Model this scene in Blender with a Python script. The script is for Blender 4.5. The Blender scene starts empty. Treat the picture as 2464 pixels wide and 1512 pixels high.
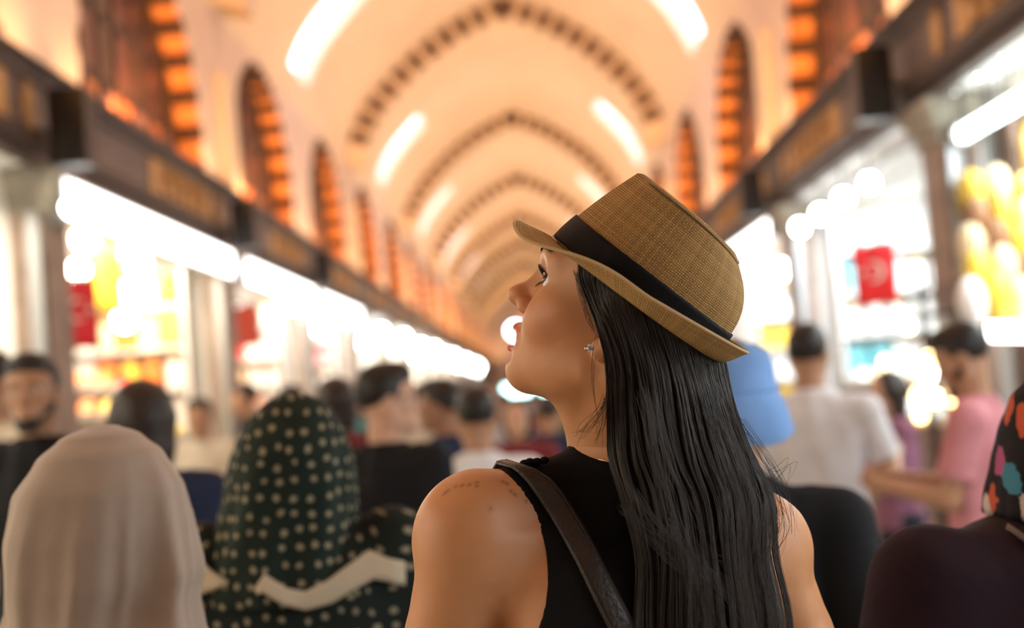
import bpy, bmesh, math, random
import numpy as np
from mathutils import Matrix, Vector

random.seed(7)
RNG = np.random.default_rng(7)
SC = bpy.context.scene
COL = SC.collection
PI = math.pi

# ------------------------------------------------------------------ camera
W, H, FPX = 2464.0, 1512.0, 3422.0
CAM = Vector((0.0, 0.0, 1.56))
VP = (1285.0, 930.0)          # where the bazaar's axis (+Y) vanishes
ROLL = math.radians(4.5)
_y = Vector(((VP[0] - W / 2) / FPX, -(VP[1] - H / 2) / FPX, -1.0)).normalized()
_z = Vector((-math.sin(ROLL), math.cos(ROLL), 0.0))
_z = (_z - _y * _z.dot(_y)).normalized()
_x = _y.cross(_z)
CAMROT = Matrix((_x, _y, _z))          # world from camera
cam_data = bpy.data.cameras.new('camera')
cam_data.lens = FPX * 36.0 / W
cam_data.sensor_width = 36.0
cam_data.clip_start = 0.05
cam_data.clip_end = 400
cam_data.dof.use_dof = True
cam_data.dof.focus_distance = 1.36
cam_data.dof.aperture_fstop = 2.9
cam_data.dof.aperture_blades = 0
cam = bpy.data.objects.new('camera', cam_data)
COL.objects.link(cam)
cam.matrix_world = Matrix.Translation(CAM) @ CAMROT.to_4x4()
SC.camera = cam


def at(px, py, d):
    """photo pixel + distance along the lens axis -> world point"""
    return CAM + CAMROT @ Vector(((px - W / 2) / FPX * d, -(py - H / 2) / FPX * d, -d))


# ------------------------------------------------------------------ world, exposure
world = bpy.data.worlds.new('world')
SC.world = world
world.use_nodes = True
bg = world.node_tree.nodes['Background']
bg.inputs[0].default_value = (0.75, 0.85, 1.0, 1)
bg.inputs[1].default_value = 0.25
SC.view_settings.view_transform = 'Standard'
SC.view_settings.look = 'None'
SC.view_settings.gamma = 1.0
SC.view_settings.use_curve_mapping = False
SC.view_settings.exposure = 0.3
SC.cycles.use_denoising = True
SC.cycles.max_bounces = 7
SC.cycles.diffuse_bounces = 4
SC.cycles.sample_clamp_indirect = 6.0
SC.cycles.use_light_tree = True

# layout of the bazaar
XC, HALF = -0.165, 2.77        # middle of the aisle, half its width
PITCH, PIER0 = 5.1, 8.85       # shop bays, pier nearest to the camera in view
YA, YB = -6.45, 105.75         # ends of the aisle
ZF0, ZF1 = 3.26, 3.64          # frieze
ZSP = 5.30                     # springing of the vault
WALLPTS = None


def area(name, loc, direction, sx, sy, power, color, spread=PI):
    l = bpy.data.lights.new(name, 'AREA')
    l.shape = 'RECTANGLE'
    l.size, l.size_y = sx, sy
    l.energy = power
    l.color = color
    l.spread = spread
    o = bpy.data.objects.new(name, l)
    COL.objects.link(o)
    o.location = loc
    d = Vector(direction).normalized()
    up = Vector((0, 1, 0)) if abs(d.y) < 0.9 else Vector((1, 0, 0))
    zz = -d
    xx = up.cross(zz).normalized()
    yy = zz.cross(xx)
    o.matrix_world = Matrix.Translation(Vector(loc)) @ Matrix((xx, yy, zz)).transposed().to_4x4()
    return o


# warm lamps lying on the frieze throw their light up the vault; shop lamps hang under each shop ceiling
K_UP, K_SHOP, K_WIN = 42.0, 225.0, 24.0
for k in range(-2, 19):
    y0 = PIER0 + PITCH * k
    for s in (-1, 1):
        area('frieze_uplight', (XC + s * (HALF - 0.17), y0 + PITCH / 2, ZF1 + 0.08), (-s * 0.45, 0, 1), 0.08, 4.6,
             K_UP, (1.0, 0.565, 0.225))
        if k < 9:
            area('shop_lamp', (XC + s * (HALF + 0.75), y0 + PITCH / 2, 3.08), (s * 0.30, 0, -1), 1.0, 4.2, K_SHOP * (1.0 if s < 0 else 1.35),
                 (1.0, 0.88, 0.68) if s < 0 else (0.88, 0.97, 1.0))
            area('window_lamp', (XC + s * (HALF + 0.13), y0 + PITCH / 2 - .2, ZF1 + 0.35), (0, 1, .35), 0.16, .5, K_WIN,
                 (1.0, 0.36, 0.08), math.radians(110))

# ------------------------------------------------------------------ materials
MATS = {}


def mat(name, col, rough=0.6, metal=0.0, var=0.0, vscale=8.0, bump=0.0, bscale=60.0, emit=None, estr=0.0, sss=0.0,
        spec=0.5, sheen=0.0, coat=0.0, trans=0.0, col2=None, alpha=1.0):
    if name in MATS:
        return MATS[name]
    m = bpy.data.materials.new(name)
    m.use_nodes = True
    nt = m.node_tree
    b = nt.nodes['Principled BSDF']
    b.inputs['Base Color'].default_value = (*col, 1)
    b.inputs['Roughness'].default_value = rough
    b.inputs['Metallic'].default_value = metal
    b.inputs['Specular IOR Level'].default_value = spec
    b.inputs['Sheen Weight'].default_value = sheen
    b.inputs['Coat Weight'].default_value = coat
    b.inputs['Transmission Weight'].default_value = trans
    b.inputs['Alpha'].default_value = alpha
    if sss:
        b.inputs['Subsurface Weight'].default_value = sss
        b.inputs['Subsurface Radius'].default_value = (1.0, 0.35, 0.18)
        b.inputs['Subsurface Scale'].default_value = 0.006
    if emit:
        b.inputs['Emission Color'].default_value = (*emit, 1)
        b.inputs['Emission Strength'].default_value = estr
    tc = None
    if var or bump:
        tc = nt.nodes.new('ShaderNodeTexCoord')
    if var:
        n = nt.nodes.new('ShaderNodeTexNoise')
        n.inputs['Scale'].default_value = vscale
        n.inputs['Detail'].default_value = 5
        nt.links.new(tc.outputs['Object'], n.inputs['Vector'])
        r = nt.nodes.new('ShaderNodeValToRGB')
        c2 = col2 if col2 else tuple(c * (1 - var) for c in col)
        r.color_ramp.elements[0].color = (*c2, 1)
        r.color_ramp.elements[1].color = (*[min(1, c * (1 + var * 0.4)) for c in col], 1)
        r.color_ramp.elements[0].position = 0.3
        r.color_ramp.elements[1].position = 0.7
        nt.links.new(n.outputs[0], r.inputs[0])
        nt.links.new(r.outputs[0], b.inputs['Base Color'])
    if bump:
        n = nt.nodes.new('ShaderNodeTexNoise')
        n.inputs['Scale'].default_value = bscale
        n.inputs['Detail'].default_value = 4
        nt.links.new(tc.outputs['Object'], n.inputs['Vector'])
        bp = nt.nodes.new('ShaderNodeBump')
        bp.inputs['Strength'].default_value = bump
        bp.inputs['Distance'].default_value = 0.01
        nt.links.new(n.outputs[0], bp.inputs['Height'])
        nt.links.new(bp.outputs[0], b.inputs['Normal'])
    MATS[name] = m
    return m


def emat(name, col, strength):
    if name in MATS:
        return MATS[name]
    m = bpy.data.materials.new(name)
    m.use_nodes = True
    nt = m.node_tree
    nt.nodes.clear()
    e = nt.nodes.new('ShaderNodeEmission')
    e.inputs[0].default_value = (*col, 1)
    e.inputs[1].default_value = strength
    o = nt.nodes.new('ShaderNodeOutputMaterial')
    nt.links.new(e.outputs[0], o.inputs[0])
    MATS[name] = m
    return m


PLASTER = mat('vault_plaster', (0.80, 0.66, 0.52), 0.85, var=0.10, vscale=1.5, bump=0.15, bscale=25)
WALLP = mat('wall_plaster', (0.78, 0.62, 0.54), 0.85, var=0.12, vscale=1.2, bump=0.15, bscale=25)
STONE_D = mat('dark_stone', (0.105, 0.062, 0.048), 0.7, var=0.4, vscale=6, bump=0.2)
BRICK_D = mat('dark_brick', (0.055, 0.022, 0.012), 0.75, var=0.4, vscale=6, bump=0.2)
BRICK_L = mat('light_brick', (0.62, 0.38, 0.20), 0.8, var=0.25, vscale=5, bump=0.2)
WOOD_D = mat('dark_wood', (0.050, 0.026, 0.018), 0.55, var=0.4, vscale=9, bump=0.2)
WOOD_M = mat('brown_wood', (0.16, 0.085, 0.05), 0.5, var=0.4, vscale=9, bump=0.2)
FRIEZE = mat('frieze_brown', (0.165, 0.120, 0.108), 0.6, var=0.25, vscale=3)
GOLD = mat('gold_paint', (0.62, 0.36, 0.14), 0.5, metal=0.3, var=0.3, vscale=10)
BLACK = mat('black_paint', (0.012, 0.009, 0.008), 0.5)
STEEL = mat('grey_metal', (0.35, 0.36, 0.37), 0.4, metal=0.8)
PIERM = mat('pier_stone', (0.30, 0.215, 0.17), 0.7, var=0.35, vscale=5, bump=0.2)
FLOORM = mat('floor_stone', (0.30, 0.27, 0.24), 0.55, var=0.3, vscale=3, bump=0.1)
WHITE = mat('white_paint', (0.80, 0.79, 0.77), 0.6, var=0.06)
GLASS_PURPLE = mat('dim_pane', (0.16, 0.09, 0.10), 0.25, var=0.5, vscale=3)
SKY_PANE = emat('daylight_pane', (0.78, 0.84, 1.0), 3.4)
LED_WHITE = emat('led_white', (1.0, 0.98, 0.95), 9.0)
LED_COOL = emat('led_cool', (0.88, 1.0, 0.98), 9.0)
BULB = emat('warm_bulb', (1.0, 0.90, 0.70), 22.0)
BULB_W = emat('white_bulb', (1.0, 0.98, 0.94), 22.0)


# ------------------------------------------------------------------ mesh helpers
class MB:
    def __init__(self):
        self.v, self.f = [], []

    def add(self, vs, fs):
        o = len(self.v)
        self.v += [tuple(p) for p in vs]
        self.f += [tuple(i + o for i in q) for q in fs]
        return self

    def box(self, lo, hi):
        x0, y0, z0 = lo
        x1, y1, z1 = hi
        x0, x1 = min(x0, x1), max(x0, x1)
        y0, y1 = min(y0, y1), max(y0, y1)
        z0, z1 = min(z0, z1), max(z0, z1)
        return self.add([(x0, y0, z0), (x1, y0, z0), (x1, y1, z0), (x0, y1, z0), (x0, y0, z1), (x1, y0, z1),
                         (x1, y1, z1), (x0, y1, z1)],
                        [(0, 3, 2, 1), (4, 5, 6, 7), (0, 1, 5, 4), (1, 2, 6, 5), (2, 3, 7, 6), (3, 0, 4, 7)])

    def lathe(self, prof, n=16, c=(0, 0, 0), cap=True):
        vs, fs = [], []
        for r, z in prof:
            for i in range(n):
                a = 2 * PI * i / n
                vs.append((c[0] + r * math.cos(a), c[1] + r * math.sin(a), c[2] + z))
        for j in range(len(prof) - 1):
            for i in range(n):
                k = (i + 1) % n
                fs.append((j * n + i, j * n + k, (j + 1) * n + k, (j + 1) * n + i))
        if cap:
            fs.append(tuple(range(n))[::-1])
            m = (len(prof) - 1) * n
            fs.append(tuple(range(m, m + n)))
        return self.add(vs, fs)

    def tube(self, pts, rad, n=6, cap=True):
        pts = [Vector(p) for p in pts]
        if not hasattr(rad, '__len__'):
            rad = [rad] * len(pts)
        vs, fs = [], []
        t0 = (pts[1] - pts[0]).normalized()
        ref = Vector((0, 0, 1)) if abs(t0.z) < 0.9 else Vector((1, 0, 0))
        nrm = t0.cross(ref).normalized()
        for j, p in enumerate(pts):
            t = (pts[min(j + 1, len(pts) - 1)] - pts[max(j - 1, 0)]).normalized()
            nrm = (nrm - t * nrm.dot(t)).normalized()
            bn = t.cross(nrm)
            for i in range(n):
                a = 2 * PI * i / n
                vs.append(p + (nrm * math.cos(a) + bn * math.sin(a)) * rad[j])
        for j in range(len(pts) - 1):
            for i in range(n):
                k = (i + 1) % n
                fs.append((j * n + i, j * n + k, (j + 1) * n + k, (j + 1) * n + i))
        if cap:
            fs.append(tuple(range(n))[::-1])
            m = (len(pts) - 1) * n
            fs.append(tuple(range(m, m + n)))
        return self.add(vs, fs)

    def prism(self, poly, axis, a, b):
        """polygon in the plane across `axis` extruded from a to b; poly coords are the other two axes in xyz order"""
        n = len(poly)

        def put(p, w):
            q = list(p)
            q.insert(axis, w)
            return tuple(q)
        vs = [put(p, a) for p in poly] + [put(p, b) for p in poly]
        fs = [tuple(range(n))[::-1], tuple(range(n, 2 * n))]
        fs += [(i, (i + 1) % n, n + (i + 1) % n, n + i) for i in range(n)]
        return self.add(vs, fs)

    def sphere(self, c, r, nu=12, nv=8):
        r = r if hasattr(r, '__len__') else (r, r, r)
        prof = [(math.sin(PI * j / nv), -math.cos(PI * j / nv)) for j in range(nv + 1)]
        vs, fs = [], []
        for a, z in prof:
            for i in range(nu):
                t = 2 * PI * i / nu
                vs.append((c[0] + r[0] * a * math.cos(t), c[1] + r[1] * a * math.sin(t), c[2] + r[2] * z))
        for j in range(nv):
            for i in range(nu):
                k = (i + 1) % nu
                fs.append((j * nu + i, j * nu + k, (j + 1) * nu + k, (j + 1) * nu + i))
        return self.add(vs, fs)

    def mesh(self, name, smooth=False):
        me = bpy.data.meshes.new(name)
        me.from_pydata(self.v, [], self.f)
        bm = bmesh.new()
        bm.from_mesh(me)
        bmesh.ops.remove_doubles(bm, verts=bm.verts, dist=1e-5)
        bmesh.ops.recalc_face_normals(bm, faces=bm.faces)
        bm.to_mesh(me)
        bm.free()
        if smooth:
            me.polygons.foreach_set('use_smooth', [True] * len(me.polygons))
        return me

    def build(self, name, m, parent=None, smooth=False, loc=None):
        return link(name, self.mesh(name, smooth), m, parent, loc)


def link(name, me, m, parent=None, loc=None, rot=None):
    o = bpy.data.objects.new(name, me)
    if m is not None and me is not None and not me.materials:
        me.materials.append(m)
    COL.objects.link(o)
    if loc is not None:
        o.location = loc
    if rot is not None:
        o.rotation_euler = rot
    if parent is not None:
        o.parent = parent
    return o


def empty(name, loc=(0, 0, 0), rotz=0.0):
    o = bpy.data.objects.new(name, None)
    o.empty_display_size = 0.1
    COL.objects.link(o)
    o.location = loc
    o.rotation_euler = (0, 0, rotz)
    return o


def tag(o, label, cat, group=None):
    o['label'] = label
    o['category'] = cat
    if group:
        o['group'] = group
    return o


def struct(o):
    o['kind'] = 'structure'
    return o


def copy_tree(o, parent=None, loc=None, label=None):
    c = o.copy()
    COL.objects.link(c)
    c.parent = parent
    if loc is not None:
        c.location = loc
    if label:
        c['label'] = label
    for ch in list(o.children):
        copy_tree(ch, c)
    return c

# ------------------------------------------------------------------ the aisle: floor, walls, vault
fl = MB()
fl.box((-6.5, YA, -0.2), (6.5, YB, -0.02))
floor = struct(fl.build('floor', FLOORM))
slab = MB().box((-0.44, -0.44, 0), (0.44, 0.44, 0.02)).mesh('paving_slab')
slab.materials.append(FLOORM)
n_slab = 0
for j in range(-3, 12):
    for i in range(-3, 4):
        if n_slab < 110:
            o = link('paving_slab', slab, None, floor, (XC + i * 0.9, 1.0 + j * 0.9, -0.02))
            n_slab += 1
MB().box((XC - 3.6, 11.4, -0.021), (XC + 3.6, YB, 0.0)).build('paving', FLOORM, floor)
MB().box((XC - 3.6, YA, -0.021), (XC + 3.6, -2.2, 0.0)).build('paving', FLOORM, floor)
for s in (-1, 1):
    MB().box((XC + s * 3.6, -2.2, -0.021), (XC + s * 3.16, 11.4, 0.0)).build('kerb', FLOORM, floor)

# window opening: half profile of a pointed arch, distance from its middle -> height
WHALF, WZ0, WZS, WZT = 1.78, ZF1, 4.2, 5.52


def win_top(t):
    """height of the opening at distance t (0..WHALF) from its middle: arc struck from beyond the middle"""
    rise = WZT - WZS
    c = (WHALF ** 2 - rise ** 2) / (2 * WHALF) * -1.0
    # circle through (WHALF,0) and (0,rise), centre on the springing line at (-q,0)
    q = (rise ** 2 - WHALF ** 2) / (2 * WHALF)
    if q >= 0:
        r = WHALF + q
        return WZS + math.sqrt(max(0, r * r - (t + q) ** 2))
    u = t / WHALF
    return WZS + rise * (1 - u ** 2.2) ** 0.62 if u < 1 else WZS


WS = [-WHALF + 2 * WHALF * i / 28 for i in range(29)]
DEPTH = 0.31
BAYS = range(-2, 19)
ZTOP = 5.75
for s, nm in ((-1, 'wall_left'), (1, 'wall_right')):
    mb, rv = MB(), MB()
    x = XC + s * HALF
    xb = XC + s * (HALF + DEPTH)
    for k in BAYS:
        y0 = PIER0 + PITCH * k
        yc = y0 + PITCH / 2
        # piers beside the opening
        for ya, yb in ((y0, yc - WHALF), (yc + WHALF, y0 + PITCH)):
            mb.add([(x, ya, ZF0), (x, yb, ZF0), (x, yb, ZTOP), (x, ya, ZTOP)], [(0, 1, 2, 3)])
        mb.add([(x, yc - WHALF, ZF0), (x, yc + WHALF, ZF0), (x, yc + WHALF, WZ0), (x, yc - WHALF, WZ0)], [(0, 1, 2, 3)])
        for a, b in zip(WS[:-1], WS[1:]):
            za, zb = win_top(abs(a)), win_top(abs(b))
            mb.add([(x, yc + a, za), (x, yc + b, zb), (x, yc + b, ZTOP), (x, yc + a, ZTOP)], [(0, 1, 2, 3)])
            rv.add([(x, yc + a, za), (x, yc + b, zb), (xb, yc + b, zb), (xb, yc + a, za)], [(0, 1, 2, 3)])
        for a in (-WHALF, WHALF):
            rv.add([(x, yc + a, WZ0), (x, yc + a, WZS), (xb, yc + a, WZS), (xb, yc + a, WZ0)], [(0, 1, 2, 3)])
        mb.add([(x, yc - WHALF, WZ0), (x, yc + WHALF, WZ0), (xb, yc + WHALF, WZ0), (xb, yc - WHALF, WZ0)], [(0, 1, 2, 3)])
    wall_o = struct(mb.build(nm, WALLP))
    rv.build('window_reveal', mat('terracotta', (.66, .27, .085), .8, var=.3, vscale=4, bump=.2), wall_o)
    # outer face closing the rooms behind the wall
    o = MB().box((XC + s * (HALF + 2.6), YA, 0), (XC + s * (HALF + 2.8), YB, 5.6)).build(nm + '_outer', WHITE)
    struct(o)

# vault: pointed barrel with openings for the daylight windows
VPTS = [(2.77, 5.60), (2.70, 6.0), (2.46, 6.5), (2.05, 7.0), (1.5, 7.5), (0.8, 7.96), (0.0, 8.30)]


def vault(t):
    """t 0..1 along the half section from springing to apex (Catmull-Rom)"""
    n = len(VPTS) - 1
    f = min(max(t, 0), 1) * n
    i = min(int(f), n - 1)
    u = f - i
    p = [VPTS[max(i - 1, 0)], VPTS[i], VPTS[i + 1], VPTS[min(i + 2, n)]]
    r = []
    for c in (0, 1):
        a, b, d, e = p[0][c], p[1][c], p[2][c], p[3][c]
        r.append(0.5 * (2 * b + (d - a) * u + (2 * a - 5 * b + 4 * d - e) * u * u + (3 * b - a - 3 * d + e) * u ** 3))
    return r


LEAN = .14                     # the crown of the vault sits a little to the right


def vx(s, x, z):
    return XC + s * x + LEAN * max(0, z - 5.6) / 2.7


NT = 24
TS = [i / NT for i in range(NT + 1)]
T0, T1 = 4, 14                  # daylight window covers these arc steps
RIBS = [PIER0 + PITCH + 2 * PITCH * k for k in range(-1, 10)]
mb = MB()
skyw = []
ys = [YA]
for ry in RIBS:
    m = ry + PITCH
    ys += [m - 0.72, m + 0.72]
ys = sorted(y for y in ys if y < YB) + [YB]
for ya, yb in zip(ys[:-1], ys[1:]):
    is_win = abs((yb - ya) - 1.44) < 1e-3
    for s in (-1, 1):
        for i in range(NT):
            if is_win and T0 <= i < T1:
                continue
            (xa, za), (xb, zb) = vault(TS[i]), vault(TS[i + 1])
            mb.add([(vx(s, xa, za), ya, za), (vx(s, xb, zb), ya, zb), (vx(s, xb, zb), yb, zb), (vx(s, xa, za), yb, za)],
                   [(0, 1, 2, 3)])
        if is_win:
            skyw.append((s, ya, yb))
ceiling = struct(mb.build('ceiling', PLASTER, smooth=True))
nwin = 0
for s, ya, yb in skyw:
    nwin += 1
    root = struct(empty('window_%d' % nwin, (XC, (ya + yb) / 2, 0)))
    pane, rev = MB(), MB()
    yy = (yb - ya) / 2
    outl = []
    for i in range(T0, T1 + 1):
        x, z = vault(TS[i])
        x2, z2 = vault(min(TS[i] + 0.01, 1))
        dx, dz = x2 - x, z2 - z
        l = math.hypot(dx, dz)
        nx, nz = dz / l, -dx / l
        if nx < 0:
            nx, nz = -nx, -nz
        nz = abs(nz)
        lx = vx(s, x, z) - XC
        outl.append(((lx, z), (lx + s * nx * .22, z + nz * .22)))
    for (a, a2), (b, b2) in zip(outl[:-1], outl[1:]):
        pane.add([(a2[0], -yy, a2[1]), (b2[0], -yy, b2[1]), (b2[0], yy, b2[1]), (a2[0], yy, a2[1])], [(0, 1, 2, 3)])
        for y in (-yy, yy):
            rev.add([(a[0], y, a[1]), (b[0], y, b[1]), (b2[0], y, b2[1]), (a2[0], y, a2[1])], [(0, 1, 2, 3)])
    for a, a2 in (outl[0], outl[-1]):
        rev.add([(a[0], -yy, a[1]), (a[0], yy, a[1]), (a2[0], yy, a2[1]), (a2[0], -yy, a2[1])], [(0, 1, 2, 3)])
    pane.build('pane', SKY_PANE, root)
    rev.build('reveal', PLASTER, root)
    mul = MB()
    mid = outl[len(outl) // 2][1]
    mul.tube([(p[1][0], 0, p[1][1]) for p in outl], 0.03, 5)
    mul.build('glazing_bar', WHITE, root)

# transverse arches with dark wedge stones let into their faces
stone = MB()
stone.add([(-.085, -.03, -.165), (.085, -.03, -.165), (.105, -.03, .16), (-.105, -.03, .16),
           (-.085, .30, -.165), (.085, .30, -.165), (.105, .30, .16), (-.105, .30, .16)],
          [(0, 1, 2, 3), (4, 7, 6, 5), (0, 4, 5, 1), (3, 2, 6, 7), (0, 3, 7, 4), (1, 5, 6, 2)])
stone_me = stone.mesh('voussoir')
stone_me.materials.append(STONE_D)
arc = []
for i in range(121):
    x, z = vault(i / 120)
    arc.append((x, z))
alen = [0]
for a, b in zip(arc[:-1], arc[1:]):
    alen.append(alen[-1] + math.hypot(b[0] - a[0], b[1] - a[1]))


def arc_at(l):
    i = max(0, min(np.searchsorted(alen, l) - 1, len(arc) - 2))
    u = (l - alen[i]) / (alen[i + 1] - alen[i])
    a, b = arc[i], arc[i + 1]
    return (a[0] + (b[0] - a[0]) * u, a[1] + (b[1] - a[1]) * u), math.atan2(b[1] - a[1], b[0] - a[0])


RIBW = 0.36
for n, ry in enumerate(RIBS):
    mb = MB()
    for s in (-1, 1):
        pr = []
        for i in range(NT + 1):
            x, z = vault(TS[i])
            x2, z2 = vault(min(TS[i] + .01, 1)) if i < NT else (x - .01, z + .005)
            dx, dz = x2 - x, z2 - z
            l = math.hypot(dx, dz)
            nx, nz = -dz / l, dx / l
            if nz > 0:
                nx, nz = -nx, -nz
            pr.append(((vx(s, x + .02, z), z + .02), (vx(s, max(0, x + nx * RIBW), z), z + nz * RIBW)))
        for (a, a2), (b, b2) in zip(pr[:-1], pr[1:]):
            for y in (ry, ry + 0.55):
                mb.add([(a[0], y, a[1]), (b[0], y, b[1]), (b2[0], y, b2[1]), (a2[0], y, a2[1])], [(0, 1, 2, 3)])
            mb.add([(a2[0], ry, a2[1]), (b2[0], ry, b2[1]), (b2[0], ry + .55, b2[1]), (a2[0], ry + .55, a2[1])],
                   [(0, 1, 2, 3)])
    # imposts carrying the rib down the wall
    for s in (-1, 1):
        mb.box((XC + s * HALF, ry, ZF1), (XC + s * (HALF - 0.10), ry + .55, 4.9))
    rib = struct(mb.build('trim_%d' % (n + 1), PLASTER))
    L = alen[-1]
    cnt = 12
    if n < 8:
        for s in (-1, 1):
            for j in range(1, cnt):
                l = L * (j + 0.5) / cnt
                (x, z), ang = arc_at(l)
                nx, nz = -math.sin(ang), math.cos(ang)
                if nz > 0:
                    nx, nz = -nx, -nz
                px, pz = x + nx * RIBW * .5, z + nz * RIBW * .5
                o = link('voussoir', stone_me, None, rib, (vx(s, px, pz), ry, pz))
                o.rotation_euler = (0, math.atan2(-nx * s, -nz), 0)


def on_x(px, py, X):
    """where the ray through a photo pixel meets the upright plane x = X (a shop front, a shelf)"""
    d = at(px, py, 1.0) - CAM
    return CAM + d * (X / d.x)


def on_y(px, py, Y):
    d = at(px, py, 1.0) - CAM
    return CAM + d * (Y / d.y)


# ------------------------------------------------------------------ arched windows in the side walls
lat = MB()
for i in range(-3, 4):
    lat.box((-.03, i * .46 - .035, WZ0), (.03, i * .46 + .035, min(win_top(abs(i * .46)), WZT) - .02))
for z in (WZ0 + .05, 4.2, 4.75):
    h = WHALF
    while win_top(min(h, WHALF)) < z + .03 and h > .1:
        h -= .05
    lat.box((-.03, -h, z - .035), (.03, h, z + .035))
lat_me = lat.mesh('lattice')
lat_me.materials.append(WOOD_D)
rim = MB()
for a, b in zip(WS[:-1], WS[1:]):
    za, zb = win_top(abs(a)), win_top(abs(b))
    for (u, v) in ((0, .07), (.07, .0)):
        pass
    rim.add([(-.05, a, za), (-.05, b, zb), (-.05, b * .94, zb - .1), (-.05, a * .94, za - .1),
             (.05, a, za), (.05, b, zb), (.05, b * .94, zb - .1), (.05, a * .94, za - .1)],
            [(0, 1, 2, 3), (4, 7, 6, 5), (3, 2, 6, 7), (0, 4, 5, 1)])
for s in (-1, 1):
    rim.box((-.05, s * WHALF, WZ0), (.05, s * (WHALF - .1), WZS))
rim_me = rim.mesh('frame')
rim_me.materials.append(WOOD_D)
pane_mes = []
for i in range(-4, 4):
    y0, y1 = max(i * .46 + .035, -WHALF), min((i + 1) * .46 - .035, WHALF)
    for z0, z1 in ((WZ0 + .09, 4.165), (4.235, 4.715), (4.785, 5.5)):
        zt = min(z1, min(win_top(min(abs(y0), WHALF)), win_top(min(abs(y1), WHALF))))
        if zt - z0 < .06:
            continue
        m = MB().box((-.008, y0, z0), (.008, y1, zt)).mesh('pane')
        pane_mes.append(m)
PANEC = [mat('pane_plum', (0.13, 0.05, 0.05), .3), mat('pane_amber', (0.50, 0.16, 0.06), .35),
         mat('pane_brown', (0.09, 0.045, 0.035), .3), mat('pane_rose', (0.34, 0.16, 0.14), .35)]
for i, m in enumerate(pane_mes):
    m.materials.append(PANEC[(i * 7 + i // 3) % 4])
brick_me = MB().box((-.26, -.075, -.05), (.02, .075, .035)).mesh('brick')
brick_me.materials.append(BRICK_D)
# points along the opening, foot to foot
pts = [(-WHALF, WZ0), (-WHALF, WZS)] + [(a, win_top(abs(a))) for a in WS[1:-1]] + [(WHALF, WZS), (WHALF, WZ0)]
seg = [0]
for a, b in zip(pts[:-1], pts[1:]):
    seg.append(seg[-1] + math.hypot(b[0] - a[0], b[1] - a[1]))
for s in (-1, 1):
    for k in range(-1, 14):
        yc = PIER0 + PITCH * (k + .5)
        nwin += 1
        root = struct(empty('window_%d' % nwin, (XC + s * (HALF + .27), yc, 0)))
        link('lattice', lat_me, None, root)
        link('frame', rim_me, None, root)
        MB().box((.02 * s, -WHALF, WZ0), (.03 * s, WHALF, 5.5)).build('shutter', WOOD_D, root)
        if k < 5:
            for m in pane_mes:
                link('pane', m, None, root)
        if k < 8:
            nb = 17
            for j in range(nb):
                l = seg[-1] * (j + .5) / nb
                i = max(0, min(int(np.searchsorted(seg, l)) - 1, len(pts) - 2))
                u = (l - seg[i]) / (seg[i + 1] - seg[i])
                y = pts[i][0] + (pts[i + 1][0] - pts[i][0]) * u
                z = pts[i][1] + (pts[i + 1][1] - pts[i][1]) * u
                ang = math.atan2(pts[i + 1][1] - pts[i][1], pts[i + 1][0] - pts[i][0])
                o = link('brick', brick_me, None, root, (-s * .27, y, z))
                # brick runs into the wall; its y axis lies along the opening
                o.rotation_euler = (ang, 0, 0)
                if s < 0:
                    o.scale = (1, 1, 1)
                else:
                    o.scale = (-1, 1, 1)

# ------------------------------------------------------------------ frieze: boards with gilt panels
scroll = MB()
for c, r in (((-.62, 0), .14), ((-.30, .02), .12), ((.02, -.01), .15), ((.34, .02), .12), ((.64, 0), .13)):
    ring = [(0.0, c[0] + r * math.cos(a * PI / 6), c[1] + r * math.sin(a * PI / 6)) for a in range(11)]
    scroll.tube(ring, .022, 5)
    scroll.tube([(0, c[0] - .12, c[1] - .14), (0, c[0] + .02, c[1] + .05), (0, c[0] + .2, c[1] + .12)], .018, 5)
scroll_me = scroll.mesh('gilt_scroll')
scroll_me.materials.append(mat('dark_gold', (0.40, 0.225, 0.085), .5, metal=.3))
ros = MB()
ros.prism([(.085 * (1 + .22 * (i % 2)) * math.cos(i * PI / 8),   .14 * (1 + .16 * (i % 2)) * math.sin(i * PI / 8))
           for i in range(16)], 0, -.012, .012)
ros_me = ros.mesh('gilt_rosette')
ros_me.materials.append(GOLD)
ntrim = len(RIBS)
for s in (-1, 1):
    ntrim += 1
    root = struct(empty('trim_%d' % ntrim, (XC + s * HALF, 0, 0)))
    MB().box((0, YA, ZF1 - .03), (-s * .11, YB, ZF1 + .02)).build('cornice', FRIEZE, root)
    MB().box((0, YA, ZF1 + .02), (-s * .22, YB, ZF1 + .035)).build('lamp_ledge', FRIEZE, root)
    MB().box((0, YA, ZF0 - .06), (-s * .14, YB, ZF0 + .02)).build('lower_moulding', WOOD_D, root)
    MB().box((0, YA, ZF0 - .14), (-s * .09, YB, ZF0 - .06)).build('lower_moulding', WOOD_D, root)
    for k in range(-2, 19):
        y0 = PIER0 + PITCH * k
        MB().box((0, y0 + .004, ZF0 + .02), (-s * .07, y0 + PITCH - .004, ZF1 - .02)).build('frieze_board', FRIEZE, root)
        if k < 12:
            g = MB().box((-s * .07, y0 + 2.15, ZF0 + .05), (-s * .085, y0 + 4.2, ZF1 - .05)).build('gilt_panel', GOLD, root)
            if k < 5:
                link('gilt_scroll', scroll_me, None, g, (-s * .09, y0 + 3.2, (ZF0 + ZF1) / 2))
        if k < 5:
            for dy in (-.55, .62):
                link('gilt_rosette', ros_me, None, root, (-s * .078, y0 + dy, (ZF0 + ZF1) / 2))

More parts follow.
